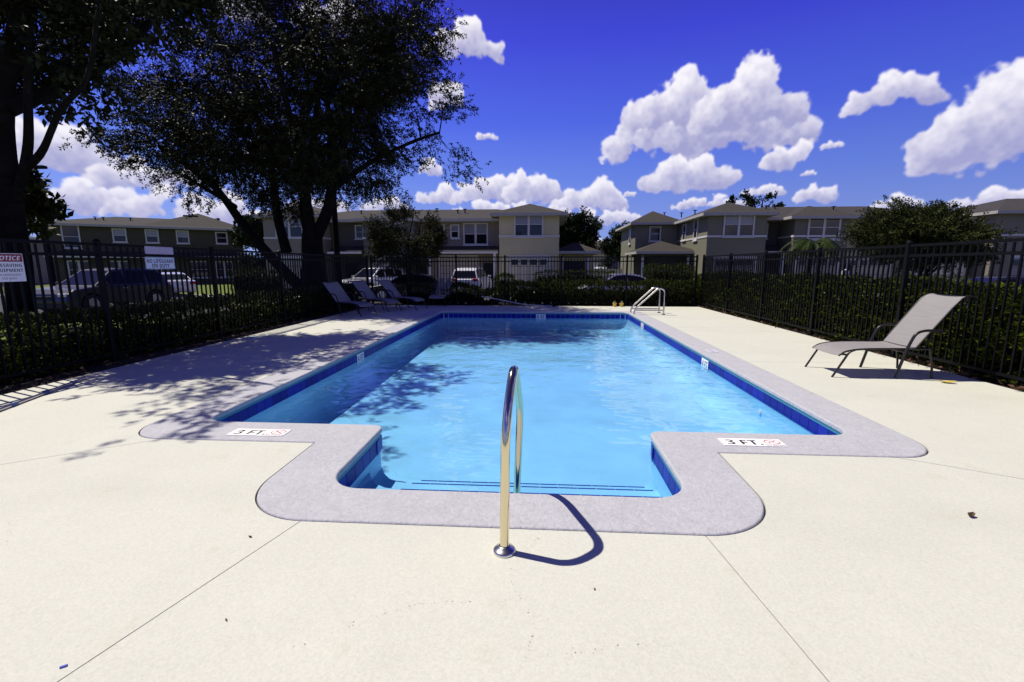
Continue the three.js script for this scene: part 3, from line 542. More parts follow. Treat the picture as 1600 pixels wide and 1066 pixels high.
  for (const x of [ax, -ax]) for (const z of [1, -1]) { const t = mesh('wheel', [new THREE.CylinderGeometry(wr - .02, wr - .02, .22, 24).rotateX(Math.PI / 2).translate(x, wr - .02, z * (W / 2 - .13))], M.rubber, g); mesh('rim', [new THREE.CylinderGeometry(wr * .62, wr * .62, .03, 10).rotateX(Math.PI / 2).translate(x, wr - .02, z * (W / 2 - .015))], M.rim, t); }
  return g;
}
const paintM = (r, g, b) => std(r, g, b, .28, { clearcoat: 1, clearcoatRoughness: .04 });
const whiteP = paintM(.72, .72, .74), darkP = (r, g, b) => std(r, g, b, .38, { clearcoat: .35, clearcoatRoughness: .1 }), blackP = darkP(.012, .012, .014), navyP = darkP(.010, .010, .014), silverP = paintM(.58, .59, .63);
makeCar('suv', navyP, 'dark SUV parked nose towards the pool, behind the left fence and the notice sign', [-18.3, GY + .028, -18.1], -1.6);
makeCar('sedan', whiteP, 'white saloon car seen from its rear quarter, under the lifeguard sign', [-24, GY + .03, -28], 2.55);
makeCar('suv', whiteP, 'white SUV facing the pool, left of the black saloon and behind the shaded loungers', [-11.3, GY + .015, -30.5], -1.95);
makeCar('sedan', blackP, 'glossy black saloon car parked behind the shaded loungers', [-7.2, GY, -25], -3.05);
makeCar('suv', whiteP, 'white SUV showing its tailgate, in front of the cream townhouse bay', [-4.7, GY + .015, -31], 1.50);
makeCar('sedan', silverP, 'pale silver-blue saloon car behind the far hedge, right of the pool centre', [4.5, GY, -27], -3.08);
makeCar('sedan', blackP, 'dark saloon car behind the right hedge, under the rounded tree', [18.6, GY, -20], 3.0);
makeCar('suv', whiteP, 'tiny white vehicle far away in the gap between the townhouse rows', [7.2, GY, -56], 1.4);

// ---------------------------------------------------------------- fences
const picketG = box(.022, 1.60, .022, 0, .93, 0), postG = box(.062, 1.80, .062, 0, .90, 0), capG = new THREE.CylinderGeometry(.012, .052, .035, 4).rotateY(Math.PI / 4).translate(0, 1.818, 0);
function fence(label, a, b, posts, spacing, y = 0) {
  const A = new THREE.Vector3(a[0], y, a[1]), B = new THREE.Vector3(b[0], y, b[1]), L = A.distanceTo(B), d = B.clone().sub(A).normalize();
  const g = thing('metal_fence', label, 'fence', [A.x, y, A.z], -Math.atan2(d.z, d.x)), P = posts.map((p) => p - 0).sort((u, v) => u - v);
  for (const s of P) { const p = mesh('post', postG, M.fence, g); p.position.x = s; mesh('cap', capG, M.fence, p); }
  for (let i = 0; i < P.length - 1; i++) {
    const c = (P[i] + P[i + 1]) / 2, w = P[i + 1] - P[i] - .062;
    for (const [yy, h] of [[1.755, .04], [1.60, .038], [.115, .038]]) mesh('rail', box(w, h, .036, c, yy, 0), M.fence, g);
    const n = Math.max(1, Math.round(w / spacing) - 1);
    for (let k = 1; k <= n; k++) { const p = mesh('picket', picketG, M.fence, g); p.position.x = P[i] + .031 + w * k / (n + 1); }
  }
  return g;
}
const leftPosts = []; for (let z = -1.7; z > -15.7; z -= 2.35) leftPosts.push(-1.7 - z);
fence('black metal picket fence along the left side carrying the signs', [-6.5, -1.7], [-6.5, -16.85], [...leftPosts, 15.15], .112);
fence('black metal picket fence along the right side behind the sunny lounger', [5.72, -.7], [5.72, -16.85], [0, 2.3, 4.6, 6.92, 9.23, 11.5, 13.7, 16.0], .112);
fence('black metal picket fence across the far end of the pool', [-6.4, -16.9], [5.62, -16.9], [.04, 1.4, 3.25, 5.06, 7.13, 9.49, 11.95], .112);

// ---------------------------------------------------------------- foliage
const leafMat = (r, g, b, rough = .42) => std(r, g, b, rough, { side: THREE.DoubleSide, specularIntensity: .2 });
function leafG(l, w) { return fromTris([[0, 0, 0], [l * .4, w * .5, l * .06], [l, 0, -l * .05], [l * .4, -w * .5, l * .06], [l * .45, 0, -l * .02]], [[0, 4, 1], [1, 4, 2], [0, 3, 4], [3, 2, 4]]); }
function sprig(seed, n, len, l, w) {     // a twig end with n leaves along it
  const R = rng(seed), out = [bar([0, 0, 0], [len, 0, 0], .0035, .0015, 3)];
  for (let i = 0; i < n; i++) { const t = .15 + .85 * (i + R()) / n, e = new THREE.Euler(R() * 6.28, (R() - .5) * 1.2, (R() < .5 ? 1 : -1) * (.5 + R() * .8)); const s = .7 + R() * .55; out.push(leafG(l * s, w * s).applyMatrix4(new THREE.Matrix4().makeRotationFromEuler(e)).translate(t * len, (R() - .5) * .02, (R() - .5) * .02)); }
  return flat(out);
}
const q0 = new THREE.Quaternion(), X = new THREE.Vector3(1, 0, 0);
function scatter(name, geo, mat, spots, parent, R, tint) {      // spots: [x, y, z, dx, dy, dz, scale]
  const im = new THREE.InstancedMesh(geo, mat, spots.length), m = new THREE.Matrix4(), v = new THREE.Vector3(), c = new THREE.Color();
  spots.forEach(([x, y, z, dx, dy, dz, s], i) => {
    q0.setFromUnitVectors(X, v.set(dx, dy, dz).normalize()); q0.multiply(new THREE.Quaternion().setFromAxisAngle(X, R() * 6.28));
    m.compose(new THREE.Vector3(x, y, z), q0, new THREE.Vector3(s, s, s)); im.setMatrixAt(i, m);
    const k = .45 + R() * 1.1; c.setRGB(k * (tint?.[0] ?? 1) * (.9 + R() * .25), k * (tint?.[1] ?? 1), k * (tint?.[2] ?? 1)); im.setColorAt(i, c);
  });
  im.userData.kind = 'stuff'; im.name = name; im.castShadow = im.receiveShadow = true; parent.add(im); return im;
}
const gauss = (R) => (R() + R() + R() + R() - 2) * 1.0;

// hedges: trimmed boxes of leaves round stems and a dark filler core
const hedgeLeaf = leafMat(.043, .060, .004, .5), hedgeSprig = [sprig(11, 9, .13, .055, .027), sprig(12, 8, .12, .06, .03)];
function hedge(label, x0, x1, z0, z1, y0, y1, dens, seed, opts = {}) {
  const g = thing('hedge', label, 'hedge', [(x0 + x1) / 2, y0, (z0 + z1) / 2]), R = rng(seed), w = x1 - x0, d = z1 - z0, h = y1 - y0, spots = [[], []];
  const gap = opts.gap || (() => 1), top = (x, z) => h * (.90 + .16 * noise2((x + x0) * 1.3 + seed, (z + z0) * 1.3)) * gap(x, z);
  const n = Math.round((2 * w * h + 2 * d * h + w * d) * dens);
  for (let i = 0; i < n; i++) {
    let x = (R() - .5) * w, z = (R() - .5) * d, t, dx = 0, dy = .4, dz = 0; const f = R() * (2 * w * h + 2 * d * h + w * d);
    const rough = (R() + R() - 1) * .10 - .03;
    if (f < w * d) { t = 1 + rough * .5; dy = 1; } else if (f < w * d + 2 * w * h) { const s = R() < .5 ? 1 : -1; z = s * (d / 2 + rough); t = R(); dz = s; } else { const s = R() < .5 ? 1 : -1; x = s * (w / 2 + rough); t = R(); dx = s; }
    const ht = top(x, z); if (ht < .12) continue; if (opts.sparse && noise2(x * 2.1 + seed, t * 3 + z) < opts.sparse * (1 - t)) continue;
    spots[i & 1].push([x, .04 + (ht - .04) * t + (R() - .5) * .05, z, dx + gauss(R) * .8, dy + gauss(R) * .8 + .2, dz + gauss(R) * .8, .8 + R() * .6]);
  }
  spots.forEach((s, k) => scatter('foliage', hedgeSprig[k], hedgeLeaf, s, g, R));
  const core = [], step = .35; const nx = Math.max(1, Math.round(w / step)), nz = Math.max(1, Math.round(d / step));
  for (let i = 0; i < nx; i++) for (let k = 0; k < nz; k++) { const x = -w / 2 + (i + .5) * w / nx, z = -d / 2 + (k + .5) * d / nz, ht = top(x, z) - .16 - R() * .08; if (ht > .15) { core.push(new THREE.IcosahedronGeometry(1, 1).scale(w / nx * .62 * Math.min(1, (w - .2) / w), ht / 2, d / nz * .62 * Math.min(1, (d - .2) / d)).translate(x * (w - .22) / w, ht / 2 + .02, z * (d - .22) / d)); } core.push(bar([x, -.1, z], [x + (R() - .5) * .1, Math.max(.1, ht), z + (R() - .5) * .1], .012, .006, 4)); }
  mesh('stems_and_dark_fill', core, M.hedgeCore ??= std(.008, .009, .003, .95, { specularIntensity: .1 }), g);  // stems plus near-black lumps that stand in for the shaded inside
  return g;
}
hedge('dark glossy hedge in deep shade outside the left fence', -7.65, -6.64, -16.4, -1.2, -.05, .63, 190, 21);
hedge('glossy green hedge close behind the right fence and the sunny lounger', 5.88, 6.85, -17.6, -.8, -.05, 1.06, 240, 22);
hedge('green hedge behind the far fence, right of the pool centre', -1.05, 5.8, -18.0, -17.12, -.05, .74, 230, 23);
hedge('patchy row of shrubs behind the far fence, left of the pool centre', -5.6, -1.5, -18.0, -17.15, -.05, .62, 150, 24, { sparse: .95, gap: (x) => .55 + .5 * Math.abs(Math.sin(x * 1.7 + .6)) });
hedge('trimmed dark hedge against the front of the cream townhouse bay', -.4, 5.2, -33.6, -32.7, GY, GY + 1.4, 60, 25);
hedge('clipped green bush on the lawn left of the big tree', -18.4, -15.6, -27.2, -26, GY, GY + 1.55, 70, 26);
hedge('clipped dark green bush before the porch of the grey-green townhouse', 6.0, 8.3, -27.4, -25.6, GY, GY + 1.85, 80, 27);
hedge('low sunlit hedge right of the clipped bush, before the grey-green townhouse', 8.5, 12.5, -27.5, -26.4, GY, GY + 1.25, 70, 28);
hedge('round yellow-green shrub beside the tailgate of the white SUV', -2.35, -1.5, -24.4, -23.6, GY, GY + 1.3, 120, 29);
hedge('dark shrub between the black saloon and the white SUV', -4.3, -3.2, -20.6, -19.8, GY, GY + 1.05, 120, 30);
hedge('low dark bushes at the foot of the cream garage, seen over the right hedge', 19, 24, -26.5, -25.5, GY, GY + 1.25, 60, 31);

// trees
function tree({ name = 'tree', label, pos, trunk, limbs, blobs, clusters, leaf, mat, seed, sprigs = 40, spread = .55, twigR = .02, tint, droop = .25, bark = M.bark }) {
  const g = thing(name, label, 'tree', pos), R = rng(seed), L = (p) => [p[0] - pos[0], p[1] - pos[1], p[2] - pos[2]];
  const limbGeo = (pts, r0, r1) => {
    const c = new THREE.CatmullRomCurve3(pts.map((p) => new THREE.Vector3(...L(p)))), n = 22, t = new THREE.TubeGeometry(c, n, 1, 12), P = t.attributes.position, ctr = new THREE.Vector3(), v = new THREE.Vector3();
    for (let i = 0; i <= n; i++) { c.getPointAt(i / n, ctr); const f = i / n, r = lerp(r0, r1, Math.pow(f, .8)); for (let k = 0; k <= 12; k++) { const j = i * 13 + k; v.fromBufferAttribute(P, j).sub(ctr); const b = 1 + .12 * (noise2((k % 12) * .9 + seed, i * .35) - .5) * 2; v.multiplyScalar(r * b).add(ctr); P.setXYZ(j, v.x, v.y, v.z); } }
    t.computeVertexNormals(); return t;
  };
  mesh('trunk', [limbGeo(trunk.pts, trunk.r0, trunk.r1)], bark, g);
  const nodes = []; const addNodes = (pts, r0, r1) => { const c = new THREE.CatmullRomCurve3(pts.map((p) => new THREE.Vector3(...p))); for (let i = 4; i <= 12; i++) nodes.push({ p: c.getPointAt(i / 12), r: lerp(r0, r1, i / 12) }); };
  for (const [pts, r0, r1] of limbs) { mesh('limb', [limbGeo(pts, r0, r1)], bark, g); addNodes(pts, r0, r1); }
  // clusters of leaves through the crown's volume, each hung on a branch that grows from the nearest wood
  const spots = leaf.map(() => []), twigs = [], vol = blobs.map(([, , , a, b, c, w = 1]) => a * b * c * w), tot = vol.reduce((a, b) => a + b); let n = 0, guard = 0;
  const cl = [];
  while (n < clusters && guard++ < clusters * 20) {
    let f = R() * tot, k = 0; while (f > vol[k]) f -= vol[k++];
    const [bx, by, bz, a, b, c] = blobs[k], u = R() * 2 - 1, th = R() * 6.2832, rr = Math.pow(R(), .42), s = Math.sqrt(1 - u * u), lump = .80 + .34 * noise2(th * 1.6 + seed, u * 3 + k * 7);
    const p = new THREE.Vector3(bx + a * rr * lump * s * Math.cos(th), by + b * rr * lump * u, bz + c * rr * lump * s * Math.sin(th));
    if (fbm(p.x * .55 + seed, p.y * .55 + p.z * .4, 3) < .40) continue;
    cl.push([p, k, new THREE.Vector3(s * Math.cos(th), u * .6, s * Math.sin(th))]); n++;
  }
  cl.sort((p, q) => nearest(p[0])[1] - nearest(q[0])[1]);
  function nearest(p) { let b = null, bd = 1e9; for (const q of nodes) { const d = p.distanceToSquared(q.p) * (p.y < q.p.y - .3 ? 2.2 : 1); if (d < bd) { bd = d; b = q; } } return [b, bd]; }
  for (const [p, , out] of cl) {
    const [b] = nearest(p), mid = b.p.clone().lerp(p, .55); mid.y += b.p.distanceTo(p) * .12; mid.x += gauss(R) * .1; mid.z += gauss(R) * .1;
    const r = Math.min(b.r * .6, twigR * (1 + b.p.distanceTo(p) * .5));
    twigs.push(bar(L(b.p.toArray()), L(mid.toArray()), r, r * .7, 4), bar(L(mid.toArray()), L(p.toArray()), r * .7, r * .35, 4)); nodes.push({ p: mid, r: r * .7 });
    const dir = out.clone(); dir.y -= droop; dir.normalize();
    for (let i = 0; i < sprigs; i++) {
      const t = R() * 1.2, jx = gauss(R) * spread, jy = gauss(R) * spread * .55, jz = gauss(R) * spread, x = p.x + dir.x * t * spread + jx, y = p.y + dir.y * t * spread + jy, z = p.z + dir.z * t * spread + jz;
      spots[i % leaf.length].push([...L([x, y, z]), dir.x + gauss(R) * .9, dir.y + gauss(R) * .7 - .1, dir.z + gauss(R) * .9, .75 + R() * .55]);
    }
  }
  mesh('branches', twigs, bark, g);
  leaf.forEach((geo, k) => scatter('crown', geo, mat, spots[k], g, R, tint));
  return g;
}
const smallLeaf = [sprig(41, 15, .30, .075, .034), sprig(42, 13, .26, .07, .036)], bigLeaf = [sprig(43, 9, .30, .105, .05), sprig(44, 8, .26, .11, .052)], farLeaf = [sprig(45, 9, .5, .22, .11), sprig(46, 8, .45, .2, .12)];
const oak = leafMat(.023, .026, .008, .42), oak2 = leafMat(.021, .025, .008, .42), mid = leafMat(.030, .034, .008, .5), bright = leafMat(.020, .034, .009, .5);
tree({
  label: 'large spreading dark tree with several limbs, outside the far left corner of the fence', pos: [-8.0, -.1, -15.6], seed: 101, clusters: 700, sprigs: 42, spread: .50, leaf: smallLeaf, mat: oak, twigR: .022, droop: .3,
  trunk: { pts: [[-8.05, -.2, -15.6], [-8.0, .8, -15.6], [-7.95, 1.8, -15.6], [-7.9, 2.6, -15.6]], r0: .40, r1: .31 },
  limbs: [[[[-8.2, .5, -15.55], [-8.9, 1.2, -15.5], [-9.9, 2.5, -15.3], [-10.9, 4.1, -15.0], [-12.2, 5.2, -14.6]], .21, .08], [[[-8.8, 1.9, -15.5], [-9.15, 3.2, -15.7], [-9.4, 4.9, -16.0], [-10.2, 6.9, -16.6]], .17, .07], [[[-7.9, 2.2, -15.6], [-7.2, 3.3, -15.4], [-6.5, 5.1, -15.0], [-5.2, 6.8, -14.6]], .22, .07], [[[-7.95, 2.2, -15.6], [-8.2, 3.5, -15.8], [-8.0, 5.2, -16.2], [-7.7, 8.2, -16.6]], .20, .07],
    [[[-7.85, 2.4, -15.5], [-7.7, 3.8, -14.9], [-7.4, 5.4, -13.9], [-7.2, 7.2, -12.8]], .18, .06], [[[-6.9, 4.0, -15.3], [-5.6, 4.9, -15.6], [-4.3, 5.6, -16.0], [-3.5, 5.9, -16.2]], .10, .04], [[[-10.3, 3.4, -15.2], [-11.6, 4.0, -15.9], [-13.4, 4.9, -16.4]], .09, .04]],
  blobs: [[-8.0, 7.4, -16.1, 4.0, 3.6, 2.9, 1.4], [-11.4, 6.8, -16.0, 2.5, 2.2, 2.3], [-4.6, 6.6, -16.2, 1.9, 2.9, 2.0, 1.1], [-9.8, 9.4, -16.6, 2.9, 2.2, 2.3], [-6.2, 9.6, -16.4, 2.7, 2.2, 2.3], [-10.6, 5.4, -15.2, 3.2, 1.3, 2.0, 1.1], [-8.6, 4.9, -15.8, 3.4, 1.0, 2.2, 1.2], [-6.0, 5.2, -15.6, 2.6, 1.4, 2.0, 1.1], [-13.2, 5.6, -15.6, 1.7, 1.1, 1.6]],
});
tree({
  label: 'dark tree at the left edge, its branches hanging into the top left corner', pos: [-8.0, -.1, -6.6], seed: 202, clusters: 140, sprigs: 26, spread: .40, leaf: bigLeaf, mat: oak2, twigR: .016, droop: .25,
  trunk: { pts: [[-8.15, -.3, -6.55], [-8.08, 1.2, -6.6], [-8.0, 2.5, -6.6], [-7.95, 3.4, -6.6], [-7.75, 4.3, -6.6]], r0: .20, r1: .15 },
  limbs: [[[[-8.02, 2.2, -6.6], [-7.8, 2.6, -6.6], [-7.62, 3.0, -6.6], [-7.45, 3.35, -6.55], [-7.3, 3.9, -6.5], [-7.0, 4.7, -6.4]], .085, .035], [[[-7.66, 2.85, -6.6], [-7.3, 3.08, -6.55], [-7.05, 3.35, -6.5], [-6.75, 3.6, -6.4], [-6.2, 3.95, -6.3], [-5.7, 4.7, -6.1]], .055, .025], [[[-7.85, 3.9, -6.6], [-7.5, 4.9, -6.7], [-7.4, 5.7, -6.9], [-7.2, 6.9, -7.2]], .15, .05], [[[-7.8, 4.1, -6.6], [-8.0, 5.1, -6.5], [-8.1, 6.3, -6.5]], .14, .05], [[[-7.8, 3.7, -6.6], [-7.4, 4.4, -7.4], [-7.3, 5.6, -8.6], [-7.4, 7.0, -9.6]], .12, .04]],
  blobs: [[-8.1, 7.2, -8.0, 1.9, 1.1, 1.8, .9], [-7.8, 7.7, -9.4, 1.4, 1.0, 1.5, 1.0], [-7.75, 5.1, -7.3, .85, .75, .8, 2.3], [-6.5, 5.9, -5.95, 1.0, .45, .8, 1.0], [-6.3, 6.6, -6.9, .9, .5, .8, 1.3]],
});
tree({
  label: 'small bushy tree before the grey-green middle bay, right of the big dark tree', pos: [-7.0, GY, -24], seed: 303, clusters: 120, sprigs: 34, spread: .34, leaf: smallLeaf, mat: mid, twigR: .012, droop: -.1,
  trunk: { pts: [[-7.0, GY, -24], [-7.02, .6, -24], [-7.0, 1.6, -24]], r0: .09, r1: .07 }, limbs: [[[[-7, 1.4, -24], [-7.5, 2.4, -24], [-8, 3.4, -24]], .05, .02], [[[-7, 1.5, -24], [-6.5, 2.6, -23.8], [-6.2, 3.8, -23.8]], .05, .02], [[[-7, 1.5, -24], [-7.0, 2.8, -24.2], [-6.7, 4.1, -24.2]], .05, .02]],
  blobs: [[-7.1, 2.75, -24, 1.55, 1.25, 1.5, 1.6], [-6.7, 3.6, -24, .9, .9, .9], [-8.1, 2.4, -24, .8, .9, .9]],
});
tree({
  label: 'rounded small-leaved tree with a forked trunk behind the right hedge, above the sunny lounger', pos: [14.0, GY, -18], seed: 404, clusters: 190, sprigs: 34, spread: .30, leaf: smallLeaf, mat: mid, twigR: .012, tint: [1.35, 1.45, 1.2], droop: -.05,
  trunk: { pts: [[14.0, GY, -18], [14.0, .3, -18], [13.95, .95, -18]], r0: .13, r1: .10 }, limbs: [[[[13.98, .7, -18], [13.5, 1.3, -18], [13.0, 2.2, -18.1], [12.4, 2.9, -18]], .07, .025], [[[13.98, .8, -18], [14.5, 1.5, -18], [15.2, 2.1, -18], [15.9, 2.6, -18]], .07, .025], [[[13.98, .9, -18], [14.0, 1.8, -17.8], [13.7, 3.0, -17.7]], .07, .025], [[[14.1, .9, -18], [14.9, 1.5, -18.3], [15.2, 2.7, -18.6]], .05, .02]],
  blobs: [[13.8, 2.55, -18, 1.55, .75, 1.5, 1.8], [12.6, 2.6, -18, .7, .6, .9], [15.3, 2.3, -18, .75, .5, .9], [13.4, 3.1, -18, .9, .45, .8], [14.6, 1.9, -18, 1.0, .4, 1.0]],
});
function farTree(label, x, z, y0, y1, w, seed, mat = bright, dens = 70) {
  const h = y1 - y0, ym = (y0 + y1) / 2, R = rng(seed);
  return tree({ label, pos: [x, GY, z], seed, clusters: dens, sprigs: 26, spread: w * .13, leaf: farLeaf, mat, twigR: .03, droop: -.35, trunk: { pts: [[x, GY, z], [x, (GY + y0) / 2 + .5, z], [x, ym, z]], r0: .22, r1: .12 }, limbs: [[[[x, y0, z], [x - w * .22, ym, z], [x - w * .28, y1 - h * .15, z]], .1, .04], [[[x, y0, z], [x + w * .2, ym, z], [x + w * .3, y1 - h * .25, z]], .1, .04], [[[x, ym - .3, z], [x, ym + h * .2, z], [x + w * .05, y1 - h * .08, z]], .1, .03]], blobs: [[x, y0 + h * .38, z, w * .45, h * .38, w * .45, 1.5], [x - w * .2, y0 + h * .62, z, w * .25, h * .3, w * .3], [x + w * .15, y0 + h * .6, z, w * .3, h * .34, w * .3]] });
}
farTree('dense green tree rising behind the cream townhouse bay, left of the gap', 3.4, -45, 2.2, 6.2, 3.6, 501, bright, 90);
farTree('loose green tree beside the left end of the grey-green townhouse', 9.4, -55, 1.2, 5.9, 3.8, 502, bright, 70);
farTree('treetop showing over the ridge of the grey-green townhouse', 22.6, -50, 6.4, 8.6, 3.4, 503, bright, 9);
farTree('thin treetop poking above the roof peak of the grey-green townhouse', 19.4, -50, 6.6, 8.3, 1.6, 504, bright, 4);
farTree('dark green tree between the olive house and the middle townhouse row', -26, -42, .6, 5.8, 4.2, 505, bright, 90);
farTree('small leafy tree beyond the left edge, under the forked branch', -15.4, -12.6, 2.5, 3.9, 1.3, 506, mid, 15);
{ // palm
  const p = thing('palm', 'short green palm with drooping fronds before the right-hand townhouse', 'palm', [16.75, GY, -30]), R = rng(9), leaf = leafMat(.026, .042, .008, .5);
  mesh('trunk', [new THREE.CylinderGeometry(.11, .16, 3.2, 10).translate(0, 1.6, 0)], M.bark, p);
  for (let k = 0; k < 44; k++) {
    const az = k * 2.4 + R() * .4, up = 1.0 - k * .028, len = 1.35 + R() * .35, geo = [], c = new THREE.QuadraticBezierCurve3(new THREE.Vector3(0, 3.15, 0), new THREE.Vector3(Math.cos(az) * len * .5, 3.2 + up * .9, Math.sin(az) * len * .5), new THREE.Vector3(Math.cos(az) * len, 2.75 + up * .7 - .5, Math.sin(az) * len));
    geo.push(new THREE.TubeGeometry(c, 8, .012, 4));
    for (let i = 3; i < 24; i++) { const a = c.getPointAt(i / 24), t = c.getTangentAt(i / 24), s = new THREE.Vector3().crossVectors(t, new THREE.Vector3(0, 1, 0)).normalize(); for (const sg of [1, -1]) { const b = a.clone().addScaledVector(s, sg * .3 * Math.sin(i / 24 * 2.9)).addScaledVector(t, .18); b.y -= .14 + R() * .1; geo.push(fromTris([a.toArray(), a.clone().addScaledVector(t, .085).toArray(), b.toArray()], [[0, 1, 2]])); } }
    mesh('frond', geo, leaf, p);
  }
}

// ---------------------------------------------------------------- pool furniture and fittings
{ // grab rail at the steps
  const g = thing('grab_rail', 'polished steel grab rail rising from the deck and bending down into the pool steps', 'handrail', [-.175, 0, -2.125]);
  mesh('rail', [tube([[0, -.01, 0], [.005, .66, -.03], [.035, .945, -.24], [.05, .545, -.66], [.012, -.36, -.82]], .0235, [.18, .13, .14], 140, 20)], M.steel, g);
  const fl = (x, y, z) => new THREE.LatheGeometry([[.0, .034], [.026, .034], [.030, .030], [.040, .022], [.052, .016], [.058, .009], [.058, 0]].map((p) => new THREE.Vector2(...p)), 36).translate(x, y, z);
  mesh('flange', [fl(0, .001, 0)], M.steelDull, g); mesh('flange', [fl(.012, -.36, -.82)], M.steelDull, g);
}
{ // cross-braced pair of rails in the far right corner
  const g = thing('pool_ladder', 'steel pool ladder with two sloping handrails at the far right corner', 'ladder', [3.65, 0, -14.05]);
  for (const z of [.27, -.27]) {
    mesh('handrail', [tube([[0, 0, z], [0, .74, z], [-.18, .80, z], [-.86, .16, z], [-.87, -.95, z]], .024, [.12, .12, .14], 80, 10)], M.steelDull, g);
    mesh('crossbar', [bar([-.86, .13, z], [0, .13, z], .019, .019, 8)], M.steelDull, g); mesh('flange', [new THREE.CylinderGeometry(.04, .055, .025, 18).translate(0, .013, z)], M.steelDull, g);
  }
  for (const y of [-.35, -.62, -.88]) mesh('rung', [rbox(.09, .02, .54, .008, -.87, y, 0)], M.steelDull, g);
}
// loungers
function makeLounger(label, pos, turn, lift = 1) {
  const t = thing('sun_lounger', label, 'sun lounger', pos, turn, null);
  const profile = [[-.02, .285], [.03, .325], [.12, .355], [.30, .375], [.60, .382], [.88, .385], [.98, .40], [1.03, .46]], back = [[.93, .40], [1.06, .585], [1.22, .81], [1.34, .975], [1.41, 1.045], [1.48, 1.065], [1.55, 1.055]].map(([x, y]) => [x + (y - .4) * (1 - lift) * .5, .4 + (y - .4) * lift]);
  const ribbon = (pts, w, th) => {
    const c = new THREE.CatmullRomCurve3(pts.map(([x, y]) => new THREE.Vector3(x, y, 0))), n = 30, v = [], uv = [], idx = [], m = 6;
    for (let i = 0; i <= n; i++) { const p = c.getPointAt(i / n), tg = c.getTangentAt(i / n); for (const s of [0, 1]) for (let k = 0; k <= m; k++) { const z = (k / m - .5) * w, sag = -.018 * (1 - Math.pow(2 * k / m - 1, 2)); v.push(p.x - tg.y * (sag + s * th), p.y + tg.x * (sag + s * th), z); uv.push(k / m * w, i / n * 1.4); } }
    const row = (m + 1) * 2; for (let i = 0; i < n; i++) for (let s = 0; s < 2; s++) for (let k = 0; k < m; k++) { const a = i * row + s * (m + 1) + k, b = a + row; s ? idx.push(a, a + 1, b, b, a + 1, b + 1) : idx.push(a, b, a + 1, b, b + 1, a + 1); }
    const g = new THREE.BufferGeometry(); g.setAttribute('position', new THREE.Float32BufferAttribute(v, 3)); g.setAttribute('uv', new THREE.Float32BufferAttribute(uv, 2)); g.setIndex(idx); g.computeVertexNormals(); return g;
  };
  mesh('seat_sling', ribbon(profile.slice(0, 7), .56, .003), M.sling, t); mesh('back_sling', ribbon(back, .56, .003), M.sling, t);
  const c3 = (pts, z) => new THREE.CatmullRomCurve3(pts.map(([x, y]) => new THREE.Vector3(x, y, z)));
  for (const z of [.29, -.29]) {
    mesh('seat_rail', [new THREE.TubeGeometry(c3(profile.slice(0, 6).concat([[1.12, .385]]), z).clone(), 30, .0125, 8)], M.frame, t); mesh('back_rail', [new THREE.TubeGeometry(c3(back, z), 24, .0115, 8)], M.frame, t);
    mesh('leg', [tube([[.17, .362, z * 1.03], [.10, .34, z * 1.05], [-.085, 0, z * 1.06]], .0135, .05, 20, 8)], M.frame, t);
    const arm = tube([[.69, 0, z * 1.13], [.79, .40, z * 1.13], [.87, .60, z * 1.13], [1.0, .635, z * 1.12], [1.23, .615, z * 1.06]], .0175, [.15, .12, .1], 40, 8); mesh('leg', [arm], M.frame, t);
    mesh('rear_leg', [tube([[1.10, .385, z], [1.15, .2, z], [1.17, 0, z]], .0135, .1, 16, 8)], M.frame, t);
  }
  mesh('cross_bar', [tube([[.07, .30, -.29], [.055, .262, 0], [.07, .30, .29]], .0135, .2, 16, 8)], M.frame, t); mesh('cross_bar', [bar([.80, .34, -.32], [.80, .34, .32], .0125, .0125, 8)], M.frame, t); mesh('cross_bar', [bar([back[5][0], back[5][1] - .015, -.28], [back[5][0], back[5][1] - .015, .28], .0125, .0125, 8)], M.frame, t);
  mesh('support_bar', [bar([1.10, .36, -.2], [back[2][0] + .03, back[2][1], -.2], .009, .009, 6)], M.frame, t); mesh('support_bar', [bar([1.10, .36, .2], [back[2][0] + .03, back[2][1], .2], .009, .009, 6)], M.frame, t);
  return t;
}
const lounger = makeLounger('sun lounger with a pale taupe sling standing alone in the sun by the right fence', [3.92, 0, -6.4], 0);
const shade = [['shaded dark lounger nearest to the camera, under the big tree', [-5.05, -12.9], 2.72], ['shaded dark lounger second from the camera, under the big tree', [-4.7, -14.2], 2.75], ['shaded dark lounger before the black saloon, third from the camera', [-4.05, -15.0], 2.8], ['shaded lounger at the far end of the row with its flat back towards the pool', [-3.75, -16.2], 1.55]];
let low = null;
for (const [label, [x, z], turn] of shade) { const c = low ? low.clone() : makeLounger(label, [x, 0, z], turn, .84); if (low) { c.name = numbered('sun_lounger'); scene.add(c); } low ??= c; c.position.set(x, 0, z); c.rotation.set(0, turn, 0); tag(c, label, 'sun lounger', 'loungers in the shade of the big tree'); }

